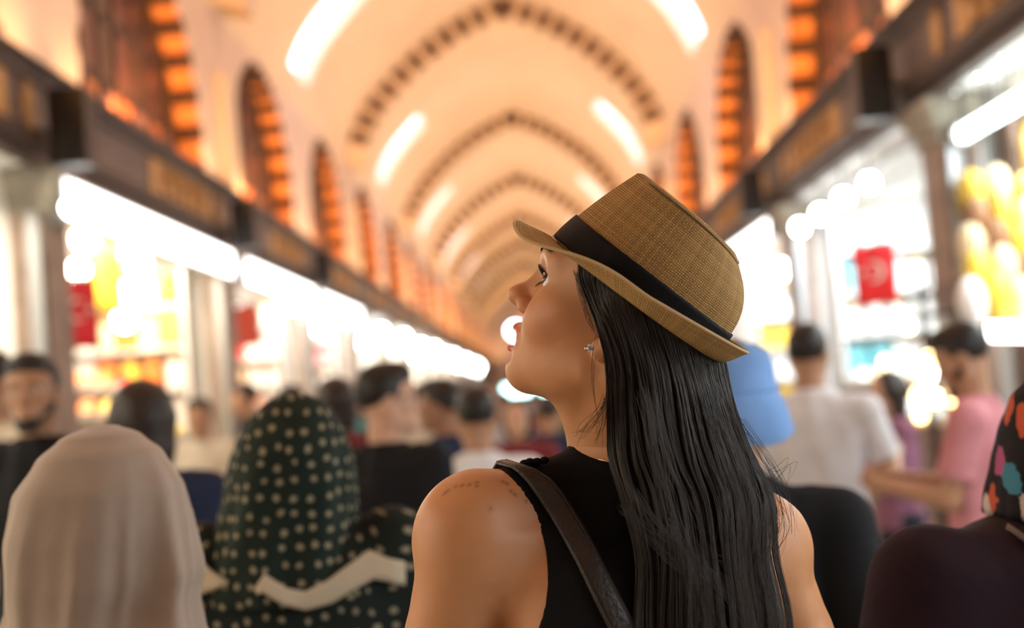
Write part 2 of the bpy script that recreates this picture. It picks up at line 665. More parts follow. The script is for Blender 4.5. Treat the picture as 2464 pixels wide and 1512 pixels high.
# ------------------------------------------------------------------ piers between the shops, shop rooms
capm = mat('capital_stone', (0.36, 0.33, 0.27), .7, var=.3, bump=.2)
for s, nm in ((-1, 'wall_left'), (1, 'wall_right')):
    wall = bpy.data.objects[nm]
    for k in range(-2, 19):
        y0 = PIER0 + PITCH * k
        p = MB().box((XC + s * (HALF - .02), y0 - .22, 0), (XC + s * (HALF + .2), y0 + .22, 2.86)).build('pier', PIERM, wall)
        c = MB()
        for z, e in ((2.86, .03), (2.94, .07), (3.03, .1)):
            c.box((XC + s * (HALF - .02 - e), y0 - .22 - e, z), (XC + s * (HALF + .2), y0 + .22 + e, z + .09))
        c.build('capital', capm, p)
        for dy in (-.24, .24):
            MB().box((XC + s * (HALF + .0), y0 + dy - .03, 0), (XC + s * (HALF + .08), y0 + dy + .03, 2.86)).build(
                'metal_edge', STEEL, p)
        MB().box((XC + s * (HALF + .2), y0 - .06, 0), (XC + s * (HALF + 2.6), y0 + .06, 3.2)).build('partition', WHITE, wall)
    MB().box((XC + s * (HALF + .02), YA, 3.14), (XC + s * (HALF + 2.6), YB, 3.22)).build('shop_ceiling', WHITE, wall)
    MB().box((XC + s * (HALF + 2.0), YA, 0), (XC + s * (HALF + 2.06), YB, 3.14)).build('shop_back', WHITE, wall)

# end of the aisle
e = MB().box((XC - 5, YB, 0), (XC + 5, YB + .3, 9)).build('wall_end', WALLP)
struct(e)
e = MB().box((XC - 6.5, YA - .3, 0), (XC + 6.5, YA, 9)).build('wall_behind', WALLP)
struct(e)
nwin += 1
w = struct(empty('window_%d' % nwin, (at(1240, 795, 105).x, YB - .05, at(1240, 795, 105).z)))
MB().prism([(.55 * math.cos(i * PI / 10), .55 * math.sin(i * PI / 10)) for i in range(20)], 1, -.02, .0).build('pane', emat('end_pane', (.75, .82, 1.0), 16), w)
MB().tube([(.6 * math.cos(i * PI / 10), -.03, .6 * math.sin(i * PI / 10)) for i in range(21)], .07, 6).build('frame', PLASTER, w)

# ------------------------------------------------------------------ loudspeakers and pendant bulbs on the piers
SIDE = {-1: 'left', 1: 'right'}
ORD = ['first', 'second', 'third', 'fourth', 'fifth', 'sixth', 'seventh', 'eighth', 'ninth', 'tenth', 'eleventh', 'twelfth']


def loudspeaker(s, k):
    y0 = PIER0 + PITCH * k
    r = empty('loudspeaker', (XC + s * (HALF - .30), y0 + (.2 if s > 0 else -.45), 3.08))
    b = MB().box((-.11, -.1, 0), (.11, .1, .46)).build('cabinet', BLACK, r)
    g = MB().lathe([(.075, 0), (.07, .012), (.03, .004)], 14).build('cone', mat('speaker_cone', (.02, .018, .017), .8), r)
    g.rotation_euler = (PI / 2, 0, 0)
    g.location = (0, -.1, .14)
    MB().tube([(0, 0, .2), (s * .24, 0, .24)], .018, 6).build('bracket', STEEL, r)
    lab = 'black box loudspeaker on the %s frieze, %s' % (SIDE[s], ['nearest to the camera', 'second from the camera',
          'third from the camera', 'fourth from the camera'][k])
    tag(r, lab, 'loudspeaker', 'loudspeakers along the frieze')


for s in (-1, 1):
    for k in range(0, 3):
        loudspeaker(s, k)


def globe(loc, r, m, label, cat='lamp', group='globe lamps in the shops', drop=.35, top=None):
    o = empty('globe_lamp', loc)
    MB().sphere((0, 0, 0), r, 14, 10).build('globe', m, o, True)
    MB().lathe([(r * .35, r * .85), (r * .4, r * 1.05), (r * .15, r * 1.25)], 10).build('cap', BLACK, o)
    zt = (top - loc[2]) if top else drop
    MB().tube([(0, 0, r * 1.2), (0, 0, max(zt, r * 1.5))], .006, 5).build('cord', BLACK, o)
    return tag(o, label, cat, group)


XL, XR = XC - HALF, XC + HALF
p = on_x(172, 500, XL + .25)
globe(p, .055, BULB, 'small bulb hanging right under the nearest loudspeaker of the left frieze', top=3.1)
p = on_x(2092, 440, XR - .14)
globe(p, .06, BULB_W, 'small bulb hanging right under the nearest loudspeaker of the right frieze', top=3.06)
GL = 'glowing globe lamp hanging in the spice shop on the left'
GLW = ['nearest to the left frieze', 'second from the front', 'small one in the middle', 'right of the amber cloth', 'beside the red flag', 'large low one', 'rightmost', 'lowest']
for gi, (px, py, r, X) in enumerate(((205, 575, .095, XL - .35), (275, 605, .085, XL - .5), (272, 665, .07, XL - .4), (335, 640, .10, XL - .55),
                     (188, 650, .08, XL - .5), (310, 712, .13, XL - .6), (372, 690, .10, XL - .8), (300, 770, .1, XL - .8))):
    globe(on_x(px, py, X), r, BULB, GL + ', ' + GLW[gi], top=3.14)
for bi, (px, py, r, X) in enumerate(((2355, 165, .055, XR + .10), (2296, 207, .055, XR + .10), (2420, 120, .055, XR + .10))):
    globe(on_x(px, py, X), r, BULB_W, 'white bulb under the nearest right frieze, %s of three' % ['middle', 'leftmost', 'rightmost'][bi], group='bulbs under the right frieze', top=3.14)
for i, (px, py) in enumerate(((1790, 560), (1820, 590), (1845, 640), (1800, 640), (1835, 515))):
    globe(on_x(px, py, XR + .1), .10, BULB_W, 'white globe lamp glowing behind the back of the straw hat, %s' % ['lower left', 'middle', 'lowest right', 'lowest left', 'topmost'][i], group='globes behind the hat', top=3.14)
for i, (px, py) in enumerate(((2030, 478), (1975, 515), (1925, 548))):
    globe(on_x(px, py, XR - .02), .07, BULB_W, 'small white globe over the pale blue shop, %s of three' % ['nearest', 'middle', 'farthest'][i], group='globes of the pale blue shop', top=3.14)
for k in range(1, 14):
    y0 = PIER0 + PITCH * k
    for s in (-1, 1):
        if s > 0 and k > 3:
            continue
        n = 2
        for j in range(n):
            globe((XC + s * (HALF + .06), y0 + .7 + (PITCH - 1.4) * j / max(1, n - 1), 2.62 + .16 * ((j * 5 + k * 3) % 3) - .06 * (k % 2)),
                  .09 + .03 * (j % 2) + .006 * k, BULB_W,
                  'white globe lamp, %s along the front of the %s shop on the %s' % (ORD[j], (ORD + ['thirteenth', 'fourteenth'])[k + (s > 0)], SIDE[s]),
                  group='globe lamps down the %s side' % SIDE[s], top=3.14)

# ------------------------------------------------------------------ shop fittings
def light_box(s, k, z0, z1, m, label, x_in=-.13, ya=.3, yb=None):
    y0 = PIER0 + PITCH * k
    yb = yb or PITCH - .3
    o = empty('light_box', (XC + s * (HALF + x_in), y0 + ya, z0))
    MB().box((0, 0, 0), (s * .1, yb - ya, z1 - z0)).build('casing', STEEL, o)
    MB().box((-s * .012, .03, .03), (0, yb - ya - .03, z1 - z0 - .03)).build('diffuser', m, o)
    return tag(o, label, 'light box', 'lit fascia boxes')


fasc = emat('fascia_white', (1.0, .99, .96), 5.0)
for k in range(0, 3):
    light_box(-1, k, 2.80, 3.10, fasc, 'white lit fascia box of the %s shop down the left side' % ORD[k], ya=-.15 if k == 0 else .3)
for k in range(1, 3):
    light_box(1, k, 2.86, 3.08, fasc, 'white lit fascia box of the %s shop down the right side' % ORD[k + 1])


def led_tube(a, b, r, m, label):
    a, b = Vector(a), Vector(b)
    o = empty('led_tube', a)
    MB().tube([(0, 0, 0), tuple(b - a)], r, 8).build('tube', m, o, True)
    d = (b - a).normalized() * .03
    MB().tube([tuple(-d), (0, 0, 0)], r * 1.3, 8).build('end_cap', WHITE, o)
    MB().tube([tuple(b - a), tuple(b - a + d)], r * 1.3, 8).build('end_cap', WHITE, o)
    return tag(o, label, 'light')


p, q = on_x(2318, 322, XR + .08), on_x(2464, 236, XR + .08)
led_tube(p, q + (q - p) * .5, .05, LED_COOL, 'bright cool LED tube under the ceiling of the golden shop at right')
p, q = on_x(2345, 798, XR + .08), on_x(2464, 798, XR + .08)
led_tube(p, q + (q - p) * .5, .05, LED_WHITE, 'bright LED tube over the counter of the golden shop at right')
p, q = on_x(65, 806, XL - .5), on_x(150, 816, XL - .5)
led_tube(p, q, .07, LED_COOL, 'short bright LED tube low at the left edge of the picture')

GOODS = {
    'red': mat('goods_red', (.65, .03, .02), .5), 'orange': mat('goods_orange', (.85, .22, .03), .5),
    'yellow': mat('goods_yellow', (.85, .60, .06), .45), 'gold': mat('goods_gold', (.75, .48, .10), .3, metal=.5),
    'green': mat('goods_green', (.35, .50, .06), .6), 'white': mat('goods_white', (.85, .83, .80), .5),
    'brown': mat('goods_brown', (.30, .14, .06), .6), 'blue': mat('goods_blue', (.08, .16, .55), .5),
    'cream': mat('goods_cream', (.80, .66, .42), .6), 'pink': mat('goods_pink', (.75, .30, .35), .5),
    'teal': mat('goods_teal', (.15, .45, .50), .4), 'dark': mat('goods_dark', (.03, .03, .035), .5)}


ZS = (1.0, 1.4, 1.8, 2.2, 2.6)


def shelf_unit(s, k, label, zs=ZS, m=None, depth=.34, L=1.55):
    """shelves standing against the partition at the far end of a shop, facing the lens"""
    y1 = PIER0 + PITCH * (k + 1) - .07
    m = m or WHITE
    o = empty('shelf_unit', (XC + s * (HALF + .36), y1, 0))
    for x in (0, L):
        MB().box((s * x - .02, -depth, 0), (s * x + .02, -.02, zs[-1] + .4)).build('side_panel', m, o)
    for z in zs:
        MB().box((s * .02, -depth, z - .015), (s * (L - .02), -.02, z + .015)).build('shelf', m, o)
    MB().box((0, -.02, .1), (s * L, 0, zs[-1] + .4)).build('back_panel', m, o)
    tag(o, label, 'shelf')
    return o


JAR = MB().lathe([(.001, 0), (.07, 0), (.075, .02), (.075, .16), (.05, .19), (.05, .2)], 12).mesh('jar', True)
LID = MB().lathe([(.056, .2), (.056, .225), (.02, .232), (.001, .233)], 12).mesh('lid', True)
LID.materials.append(GOODS['gold'])
BOX = MB()
BOX.add([(-.1, -.07, 0), (.1, -.07, 0), (.1, .07, 0), (-.1, .07, 0), (-.095, -.065, .2), (.095, -.065, .2), (.095, .065, .2), (-.095, .065, .2)],
        [(0, 3, 2, 1), (4, 5, 6, 7), (0, 1, 5, 4), (1, 2, 6, 5), (2, 3, 7, 6), (3, 0, 4, 7)])
BOX = BOX.mesh('box')


def coloured(me, c):
    key = me.name + c
    if key not in bpy.data.meshes:
        m2 = me.copy()
        m2.name = key
        m2.materials.clear()
        m2.materials.append(GOODS[c])
    return bpy.data.meshes[key]


LEV = ['lowest', 'second', 'third', 'fourth', 'top']


def stock(s, k, palette, where, zs=ZS, L=1.5, n=7):
    y1 = PIER0 + PITCH * (k + 1) - .07
    for zi, z in enumerate(zs):
        for j in range(n):
            c = palette[(j * 3 + zi * 2 + (j * j) % 3) % len(palette)]
            x = XC + s * (HALF + .40 + L * (j + .5) / n)
            y = y1 - .18
            if (zi + j // 3) % 2 == 0:
                o = empty('spice_jar', (x, y, z + .016))
                o.scale = (1.25, 1.25, 1.35)
                link('jar_body', coloured(JAR, c), None, o)
                link('lid', LID, None, o)
                tag(o, '%s jar, %s along the %s shelf of %s' % (c, ORD[j], LEV[zi], where), 'jar', 'jars on the shelves of ' + where)
            else:
                o = link('carton', coloured(BOX, c), None, None, (x, y, z + .016), (0, 0, RNG.uniform(-.1, .1)))
                o.scale = (.95, 1.2, 1.45)
                tag(o, '%s carton, %s along the %s shelf of %s' % (c, ORD[j], LEV[zi], where), 'box', 'cartons on the shelves of ' + where)


WHERE = {(-1, 0): 'the spice shop at left', (-1, 1): 'the second shop on the left', (-1, 2): 'the third shop on the left',
         (1, -1): 'the golden shop at right', (1, 0): 'the pale blue shop at right', (1, 1): 'the shop behind the hat'}
PAL = {(-1, 0): ['cream', 'yellow', 'white', 'orange', 'white'], (-1, 1): ['white', 'red', 'white', 'cream'],
       (-1, 2): ['white', 'blue', 'pink', 'white'], (1, -1): ['yellow', 'gold', 'white', 'gold', 'brown'],
       (1, 0): ['white', 'white', 'teal', 'white'], (1, 1): ['yellow', 'red', 'white', 'orange']}
for key, wh in WHERE.items():
    shelf_unit(key[0], key[1], 'tall %s shelf unit along the back of %s' % ('wooden' if key == (1, -1) else 'white', wh),
               m=WOOD_M if key == (1, -1) else None)
    stock(key[0], key[1], PAL[key], wh)


def stepped_counter(s, k, rows, where):
    """stepped display along the shop front, each tray heaped with produce"""
    y0 = PIER0 + PITCH * k
    o = empty('stepped_counter', (XC + s * (HALF + .1), y0 + .45, 0))
    L = PITCH - .9
    n = len(rows)
    for i in range(n):
        MB().box((s * .22 * i, 0, 0), (s * (.22 * i + .22), L, 1.08 + .24 * i)).build('step', WOOD_M, o)
    tag(o, 'stepped wooden display counter along the front of ' + where, 'counter')
    for i, c in enumerate(rows):
        nt = 7
        for j in range(nt):
            cc = c[j % len(c)]
            t = empty('produce_tray', (XC + s * (HALF + .1 + .22 * i + .11), y0 + .45 + L * (j + .5) / nt, 1.08 + .24 * i))
            tr = MB()
            w, l = .1, L / nt / 2 - .02
            for q in ((-w, -l, w, -l + .012), (-w, l - .012, w, l), (-w, -l, -w + .012, l), (w - .012, -l, w, l)):
                tr.box((q[0], q[1], 0), (q[2], q[3], .07))
            tr.box((-w, -l, 0), (w, l, .01))
            tr.build('tray', GOODS['white'], t)
            hp = MB()
            m_, n_ = 5, 9
            hp.add([(-w * .9 + 1.8 * w * a / m_, -l * .93 + 1.86 * l * b / n_,
                     .05 + .13 * math.sin(PI * a / m_) * math.sin(PI * b / n_)) for a in range(m_ + 1) for b in range(n_ + 1)],
                   [(a * (n_ + 1) + b, a * (n_ + 1) + b + 1, (a + 1) * (n_ + 1) + b + 1, (a + 1) * (n_ + 1) + b)
                    for a in range(m_) for b in range(n_)])
            hp.build('heap', GOODS[cc], t, True)
            tag(t, 'tray of %s produce, %s along the %s step of %s' % (cc, ORD[j], LEV[i], where), 'tray', 'produce trays of ' + where)


stepped_counter(-1, 0, [['green', 'yellow', 'cream'], ['yellow', 'orange', 'green'], ['orange', 'yellow', 'red'], ['red', 'orange', 'orange']], WHERE[(-1, 0)])
stepped_counter(-1, 1, [['green', 'red'], ['yellow', 'red', 'cream'], ['orange', 'white'], ['red', 'white', 'blue']], WHERE[(-1, 1)])
stepped_counter(-1, 2, [['white', 'pink'], ['blue', 'white'], ['red', 'white']], WHERE[(-1, 2)])
stepped_counter(1, 0, [['white', 'teal'], ['white', 'cream']], WHERE[(1, 0)])
stepped_counter(1, -1, [['gold', 'brown'], ['yellow', 'gold']], WHERE[(1, -1)])


# hanging flags, cloths, packets
def flag(loc, w, h, m, label, s, crescent=True, name='flag'):
    """cloth hanging in a plane along the aisle or across it"""
    o = empty(name, loc)
    n = 10
    mb = MB()
    vs, fs = [], []
    for i in range(n + 1):
        for j in range(7):
            u, v = i / n - .5, j / 6
            vs.append((.012 * math.sin(u * 11 + v * 3) * (1.2 - v), u * w, -v * h))
    for i in range(n):
        for j in range(6):
            fs.append((i * 7 + j, (i + 1) * 7 + j, (i + 1) * 7 + j + 1, i * 7 + j + 1))
    mb.add(vs, fs)
    c = mb.build('cloth', m, o, True)
    sol = c.modifiers.new('thick', 'SOLIDIFY')
    sol.thickness = .006
    MB().tube([(0, -w * .53, .01), (0, w * .53, .01)], .009, 6).build('rod', BLACK, o)
    if crescent:
        R, wy = h * .17, 0
        pts = []
        for i in range(15):
            a = math.radians(40 + 280 * i / 14)
            pts.append((R * math.cos(a), R * math.sin(a)))
        for i in range(15):
            a = math.radians(320 - 280 * i / 14)
            pts.append((R * .22 + R * .8 * math.cos(a) , R * .8 * math.sin(a)))
        mb = MB()
        for i in range(14):
            a, b, c2, d = pts[i], pts[i + 1], pts[28 - i], pts[29 - i]
            mb.add([(-s * .022, q[0], q[1] - h * .45) for q in (a, b, c2, d)], [(0, 1, 2, 3)])
        mb.build('crescent', GOODS['white'], o)
        st = [((R * .42 if i % 2 == 0 else R * .18) * math.cos(PI / 2 + i * PI / 5) + R * 1.1,
               (R * .42 if i % 2 == 0 else R * .18) * math.sin(PI / 2 + i * PI / 5)) for i in range(10)]
        mb = MB()
        mb.prism([(q[0], q[1] - h * .45) for q in st], 0, -s * .020, -s * .024)
        mb.build('star', GOODS['white'], o)
    return tag(o, label, 'flag' if crescent else 'cloth')


RED = mat('flag_red', (.80, .02, .03), .6)
p = on_x(2100, 590, XR - .12)
f = flag(p, .30, .42, RED, 'red flag with a white crescent and star hanging at the pale blue shop', 1)
f.rotation_euler = (0, 0, math.radians(62))
p = on_x(178, 672, XL - .05)
f = flag(p, .30, .46, RED, 'red flag with white crescent and star hanging in the spice shop at left', -1)
f.rotation_euler = (0, 0, math.radians(-50))
p = on_x(575, 735, XL + .0)
f = flag(p, .45, .42, mat('banner_red', (.75, .10, .05), .6), 'orange red banner hanging in the second shop on the left', -1, False, 'banner')
f.rotation_euler = (0, 0, math.radians(-50))
p = on_x(240, 570, XL - .45)
f = flag(p, .32, .62, GOODS['yellow'], 'amber cloth hanging behind the globes of the spice shop', -1, False, 'hanging_cloth')
f.rotation_euler = (0, 0, math.radians(-60))

PACK = MB().sphere((0, 0, -.14), (.085, .085, .14), 10, 8).mesh('packet', True)
for i in range(30):
    row, q = i // 6, i % 6
    px = 2338 + q * 62 + 14 * (row % 2)
    py = 455 + row * 66 - 12 * (q % 2)
    p = on_y(px, py, PIER0 - .36 - .19 * row)
    c = ['yellow', 'cream', 'gold', 'white', 'yellow', 'cream', 'brown'][i % 7]
    o = empty('hanging_packet', p + Vector((0, 0, .12)))
    link('packet_body', coloured(PACK, c), None, o)
    MB().tube([(0, 0, -.01), (0, 0, max(.1, 3.14 - p.z - .12))], .004, 4).build('string', BLACK, o)
    tag(o, '%s packet hanging in the golden shop at right, %s row, %s from the pier' % (c, ['top', 'upper', 'middle', 'lower', 'lowest'][i // 6], ORD[i % 6]), 'packet', 'hanging packets of the golden shop')
BW = ['topmost', 'left of the middle pair', 'upper of the middle pair', 'lower of the middle pair', 'leftmost', 'large one below the pair', 'right of the large one', 'rightmost', 'lowest', 'smallest']
# brass lamps on the rack in front of the right pier
rk = empty('lamp_rack', (XR - .12, PIER0 - .75, 0))
for y in (-.02, .9):
    MB().box((-.02, y - .02, 0), (.02, y + .02, 2.0)).build('post', WOOD_D, rk)
for z in (1.3, 1.55, 1.8):
    MB().box((-.09, -.02, z - .01), (.09, .92, z + .01)).build('shelf', WOOD_D, rk)
MB().box((.08, -.02, .6), (.1, .92, 2.0)).build('back_panel', WOOD_M, rk)
tag(rk, 'dark wooden rack of brass lamps in front of the right pier', 'rack')
for i, (px, py, r) in enumerate(((2185, 785, .035), (2175, 868, .04), (2236, 868, .045), (2236, 900, .04), (2130, 872, .035), (2212, 955, .05),
                                 (2250, 960, .04), (2296, 955, .05), (2215, 1000, .04), (2160, 930, .03))):
    p = on_x(px, py, XR - .14)
    o = empty('brass_lamp', p)
    MB().sphere((0, 0, 0), (r, r, r * 1.2), 10, 8).build('shade', emat('brass_glow', (1.0, .72, .30), 9) if i % 3 else BULB, o, True)
    MB().lathe([(r * .9, -r * 1.5), (r * .5, -r * 1.25), (r * .6, -r * 1.0)], 10).build('foot', GOODS['gold'], o)
    tag(o, 'glowing brass lamp on the rack by the right pier, %s' % BW[i], 'lamp', 'brass lamps on the rack')
# lit turquoise sign far down the aisle, on a trolley
p = at(1275, 938, 25)
k = empty('snack_trolley', (p.x, p.y, 0))
MB().box((-.5, -.3, .55), (.5, .3, 1.1)).build('cabinet', GOODS['white'], k)
for sx in (-1, 1):
    MB().tube([(sx * .46, -.26, 1.1), (sx * .46, -.26, p.z + .2)], .015, 6).build('post', STEEL, k)
    for sy in (-1, 1):
        wq = MB().lathe([(.28, -.02), (.28, .02)], 18).build('wheel', BLACK, k)
        wq.rotation_euler = (0, PI / 2, 0)
        wq.location = (sx * .36, sy * .2, .28)
sg = MB().box((-.48, -.30, p.z - .1), (.48, -.24, p.z + .12)).build('sign_box', STEEL, k)
MB().box((-.46, -.31, p.z - .08), (.46, -.30, p.z + .1)).build('lit_face', emat('turquoise_sign', (.55, 1.0, .95), 8), sg)
tag(k, 'snack trolley with a lit turquoise sign far down the aisle', 'trolley')

# housings of the flat lamps under the shop ceilings
for s in (-1, 1):
    for k in range(-1, 4):
        o = empty('ceiling_lamp', (XC + s * (HALF + .75), PIER0 + PITCH * (k + .5), 3.09))
        MB().box((-.54, -2.14, .0), (.54, 2.14, .045)).build('housing', WHITE, o)
        for x in (-.53, .53):
            MB().box((x - .02, -2.14, -.02), (x + .02, 2.14, 0)).build('rim', STEEL, o)
        tag(o, 'flat white ceiling lamp of the %s shop down the %s side' % (ORD[k + 1], SIDE[s]), 'lamp', 'ceiling lamps of the shops')


# ------------------------------------------------------------------ smooth-blended solids -> one continuous skin
def smin(a, b, k):
    h = np.maximum(k - np.abs(a - b), 0) / k
    return np.minimum(a, b) - h * h * k * 0.25


class Frame:
    def __init__(s, R=np.eye(3), t=(0, 0, 0), sc=1.0):
        s.R, s.t, s.s = np.asarray(R, float), np.asarray(t, float), sc

    def to_w(s, p):
        return s.R @ (np.asarray(p, float) * s.s) + s.t

    def loc(s, x, y, z):
        dx, dy, dz = x - s.t[0], y - s.t[1], z - s.t[2]
        R = s.R
        return [(R[0, i] * dx + R[1, i] * dy + R[2, i] * dz) / s.s for i in range(3)]


ID = Frame()


def rot(ax, deg):
    a = math.radians(deg)
    return np.array(Matrix.Rotation(a, 3, ax))


class Field:
    def __init__(s, lo, hi, h):
        s.h = h
        s.lo = np.asarray(lo, float)
        n = np.ceil((np.asarray(hi) - s.lo) / h).astype(int) + 1
        s.ax = [(s.lo[i] + h * np.arange(n[i])).astype(np.float32) for i in range(3)]
        s.f = np.full(n, 0.06, np.float32)
        s.n = n

    def _sub(s, lo, hi):
        a = np.clip(np.floor((np.asarray(lo) - s.lo) / s.h).astype(int), 0, s.n)
        b = np.clip(np.ceil((np.asarray(hi) - s.lo) / s.h).astype(int) + 1, 0, s.n)
        if np.any(b <= a):
            return None, None
        sl = tuple(slice(a[i], b[i]) for i in range(3))
        g = (s.ax[0][sl[0]][:, None, None], s.ax[1][sl[1]][None, :, None], s.ax[2][sl[2]][None, None, :])
        return sl, g

    def put(s, fn, lo, hi, k=.01, op='add'):
        m = k + 2.5 * s.h + .012
        sl, g = s._sub(np.asarray(lo) - m, np.asarray(hi) + m)
        if sl is None:
            return s
        d = fn(*g)
        f = s.f[sl]
        if op == 'add':
            s.f[sl] = smin(f, d, k)
        elif op == 'sub':
            s.f[sl] = -smin(-f, d, k)
        return s

    def ell(s, c, r, k=.01, fr=ID, R=None, op='add'):
        c = np.asarray(c, float)
        r = np.asarray(r, float) if hasattr(r, '__len__') else np.array([r, r, r], float)
        cw = fr.to_w(c)
        e = max(r) * fr.s

        def fn(x, y, z):
            p = fr.loc(x, y, z)
            q = [p[i] - c[i] for i in range(3)]
            if R is not None:
                q = [R[0, i] * q[0] + R[1, i] * q[1] + R[2, i] * q[2] for i in range(3)]
            k0 = np.sqrt((q[0] / r[0]) ** 2 + (q[1] / r[1]) ** 2 + (q[2] / r[2]) ** 2)
            k1 = np.sqrt((q[0] / r[0] ** 2) ** 2 + (q[1] / r[1] ** 2) ** 2 + (q[2] / r[2] ** 2) ** 2) + 1e-9
            return (k0 * (k0 - 1) / k1 * fr.s).astype(np.float32)
        return s.put(fn, cw - e, cw + e, k, op)

    def cap(s, a, b, ra, rb, k=.01, fr=ID, op='add', flat=None):
        a, b = np.asarray(a, float), np.asarray(b, float)
        aw, bw = fr.to_w(a), fr.to_w(b)
        e = max(ra, rb) * fr.s
        ab = b - a
        L2 = float(ab @ ab) + 1e-12

        def fn(x, y, z):
            p = fr.loc(x, y, z)
            q = [p[i] - a[i] for i in range(3)]
            t0 = (q[0] * ab[0] + q[1] * ab[1] + q[2] * ab[2]) / L2
            t = np.clip(t0, 0, 1)
            d = np.sqrt((q[0] - ab[0] * t) ** 2 + (q[1] - ab[1] * t) ** 2 + (q[2] - ab[2] * t) ** 2) - (ra + (rb - ra) * t)
            if flat == 'b':
                d = np.maximum(d, (t0 - 1) * math.sqrt(L2))
            return (d * fr.s).astype(np.float32)
        return s.put(fn, np.minimum(aw, bw) - e, np.maximum(aw, bw) + e, k, op)

    def loft(s, rows, k=.01, fr=ID, op='add', fold=None, power=2.0, grow=0.0):
        """rows: (z, cx, cy, rx, ry) in the frame; elliptic sections joined smoothly"""
        rows = np.asarray(sorted(rows), float)
        zs = rows[:, 0]
        R = max(rows[:, 3].max(), rows[:, 4].max()) + grow + .05
        cs = [fr.to_w((x, y, z)) for z, x, y in rows[:, :3]]
        lo, hi = np.min(cs, 0) - R, np.max(cs, 0) + R

        def fn(x, y, z):
            p = fr.loc(x, y, z)
            zc = np.clip(p[2], zs[0], zs[-1])
            i = np.clip(np.searchsorted(zs, zc) - 1, 0, len(zs) - 2)
            u = (zc - zs[i]) / (zs[i + 1] - zs[i])
            u = u * u * (3 - 2 * u) * .5 + u * .5
            v = [rows[i, j] * (1 - u) + rows[i + 1, j] * u for j in (1, 2, 3, 4)]
            dx, dy = p[0] - v[0], p[1] - v[1]
            rx, ry = v[2] + grow, v[3] + grow
            rr = ((np.abs(dx) / rx) ** power + (np.abs(dy) / ry) ** power) ** (1 / power)
            d = (rr - 1) * np.minimum(rx, ry)
            if fold is not None:
                d = d - fold(np.arctan2(dy, dx), p[2])
            dz = np.maximum(zs[0] - p[2], p[2] - zs[-1])
            d = np.where(dz > 0, np.sqrt(np.maximum(d, 0) ** 2 + dz ** 2), np.maximum(d, dz * .5))
            return (d * fr.s).astype(np.float32)
        return s.put(fn, lo, hi, k, op)

    def nets(s, level=0.0):
        f = s.f - level
        ins = f < 0
        n = s.n
        cnt = np.zeros(n - 1, np.int8)
        for i in (0, 1):
            for j in (0, 1):
                for k in (0, 1):
                    cnt += ins[i:n[0] - 1 + i, j:n[1] - 1 + j, k:n[2] - 1 + k]
        act = (cnt > 0) & (cnt < 8)
        idx = np.argwhere(act)
        if len(idx) == 0:
            return np.zeros((0, 3)), np.zeros((0, 4), int)
        cid = np.full(n - 1, -1, np.int64)
        cid[act] = np.arange(len(idx))
        acc = np.zeros((len(idx), 3))
        num = np.zeros(len(idx))
        C = [(i, j, k) for i in (0, 1) for j in (0, 1) for k in (0, 1)]
        for a in range(8):
            for b in range(a + 1, 8):
                d = [C[b][q] - C[a][q] for q in range(3)]
                if sum(abs(q) for q in d) != 1:
                    continue
                fa = f[idx[:, 0] + C[a][0], idx[:, 1] + C[a][1], idx[:, 2] + C[a][2]]
                fb = f[idx[:, 0] + C[b][0], idx[:, 1] + C[b][1], idx[:, 2] + C[b][2]]
                m = (fa < 0) != (fb < 0)
                t = np.where(m, fa / np.where(m, fa - fb, 1), 0)
                for q in range(3):
                    acc[:, q] += np.where(m, C[a][q] + d[q] * t, 0)
                num += m
        v = s.lo + s.h * (idx + acc / num[:, None])
        faces = []
        for axis in range(3):
            o = [q for q in range(3) if q != axis]
            sl0 = [slice(None)] * 3
            sl1 = [slice(None)] * 3
            sl0[axis] = slice(0, n[axis] - 1)
            sl1[axis] = slice(1, n[axis])
            for q in o:
                sl0[q] = slice(1, n[q] - 1)
                sl1[q] = slice(1, n[q] - 1)
            A, B = ins[tuple(sl0)], ins[tuple(sl1)]
            e = np.argwhere(A != B)
            flip = A[tuple(e.T)]
            e = e.copy()
            for q in o:
                e[:, q] += 1
            quad = []
            for da, db in ((-1, -1), (0, -1), (0, 0), (-1, 0)):
                c = e.copy()
                c[:, o[0]] += da
                c[:, o[1]] += db
                quad.append(cid[tuple(c.T)])
            q = np.stack(quad, 1)
            if axis == 1:
                flip = ~flip
            q[~flip] = q[~flip][:, ::-1]
            faces.append(q)
        F = np.concatenate(faces)
        F = F[(F >= 0).all(1)]
        return v, F


def np_mesh(name, V, F, smooth=True):
    me = bpy.data.meshes.new(name)
    F = np.asarray(F)
    V = np.asarray(V)
    me.vertices.add(len(V))
    me.vertices.foreach_set('co', V.astype(np.float32).ravel())
    w = F.shape[1]
    me.loops.add(len(F) * w)
    me.loops.foreach_set('vertex_index', F.astype(np.int32).ravel())
    me.polygons.add(len(F))
    me.polygons.foreach_set('loop_start', np.arange(0, len(F) * w, w, dtype=np.int32))
    me.polygons.foreach_set('loop_total', np.full(len(F), w, np.int32))
    me.update(calc_edges=True)
    me.validate()
    if smooth:
        me.polygons.foreach_set('use_smooth', np.ones(len(me.polygons), bool))
    return me


def relax(V, F, it=1, lam=.5):
    V = V.copy()
    for _ in range(it):
        s_ = np.zeros_like(V)
        c = np.zeros(len(V))
        for i in range(4):
            for j in (1, 3):
                np.add.at(s_, F[:, i], V[F[:, (i + j) % 4]])
                np.add.at(c, F[:, i], 1)
        c = np.maximum(c, 1)
        V = V + lam * (s_ / c[:, None] - V)
    return V


def paint(me, cols):
    """own colour of each point (skin, lips): cols Nx3 linear"""
    at_ = me.attributes.new('tint', 'FLOAT_COLOR', 'POINT')
    a = np.ones((len(cols), 4), np.float32)
    a[:, :3] = cols
    at_.data.foreach_set('color', a.ravel())


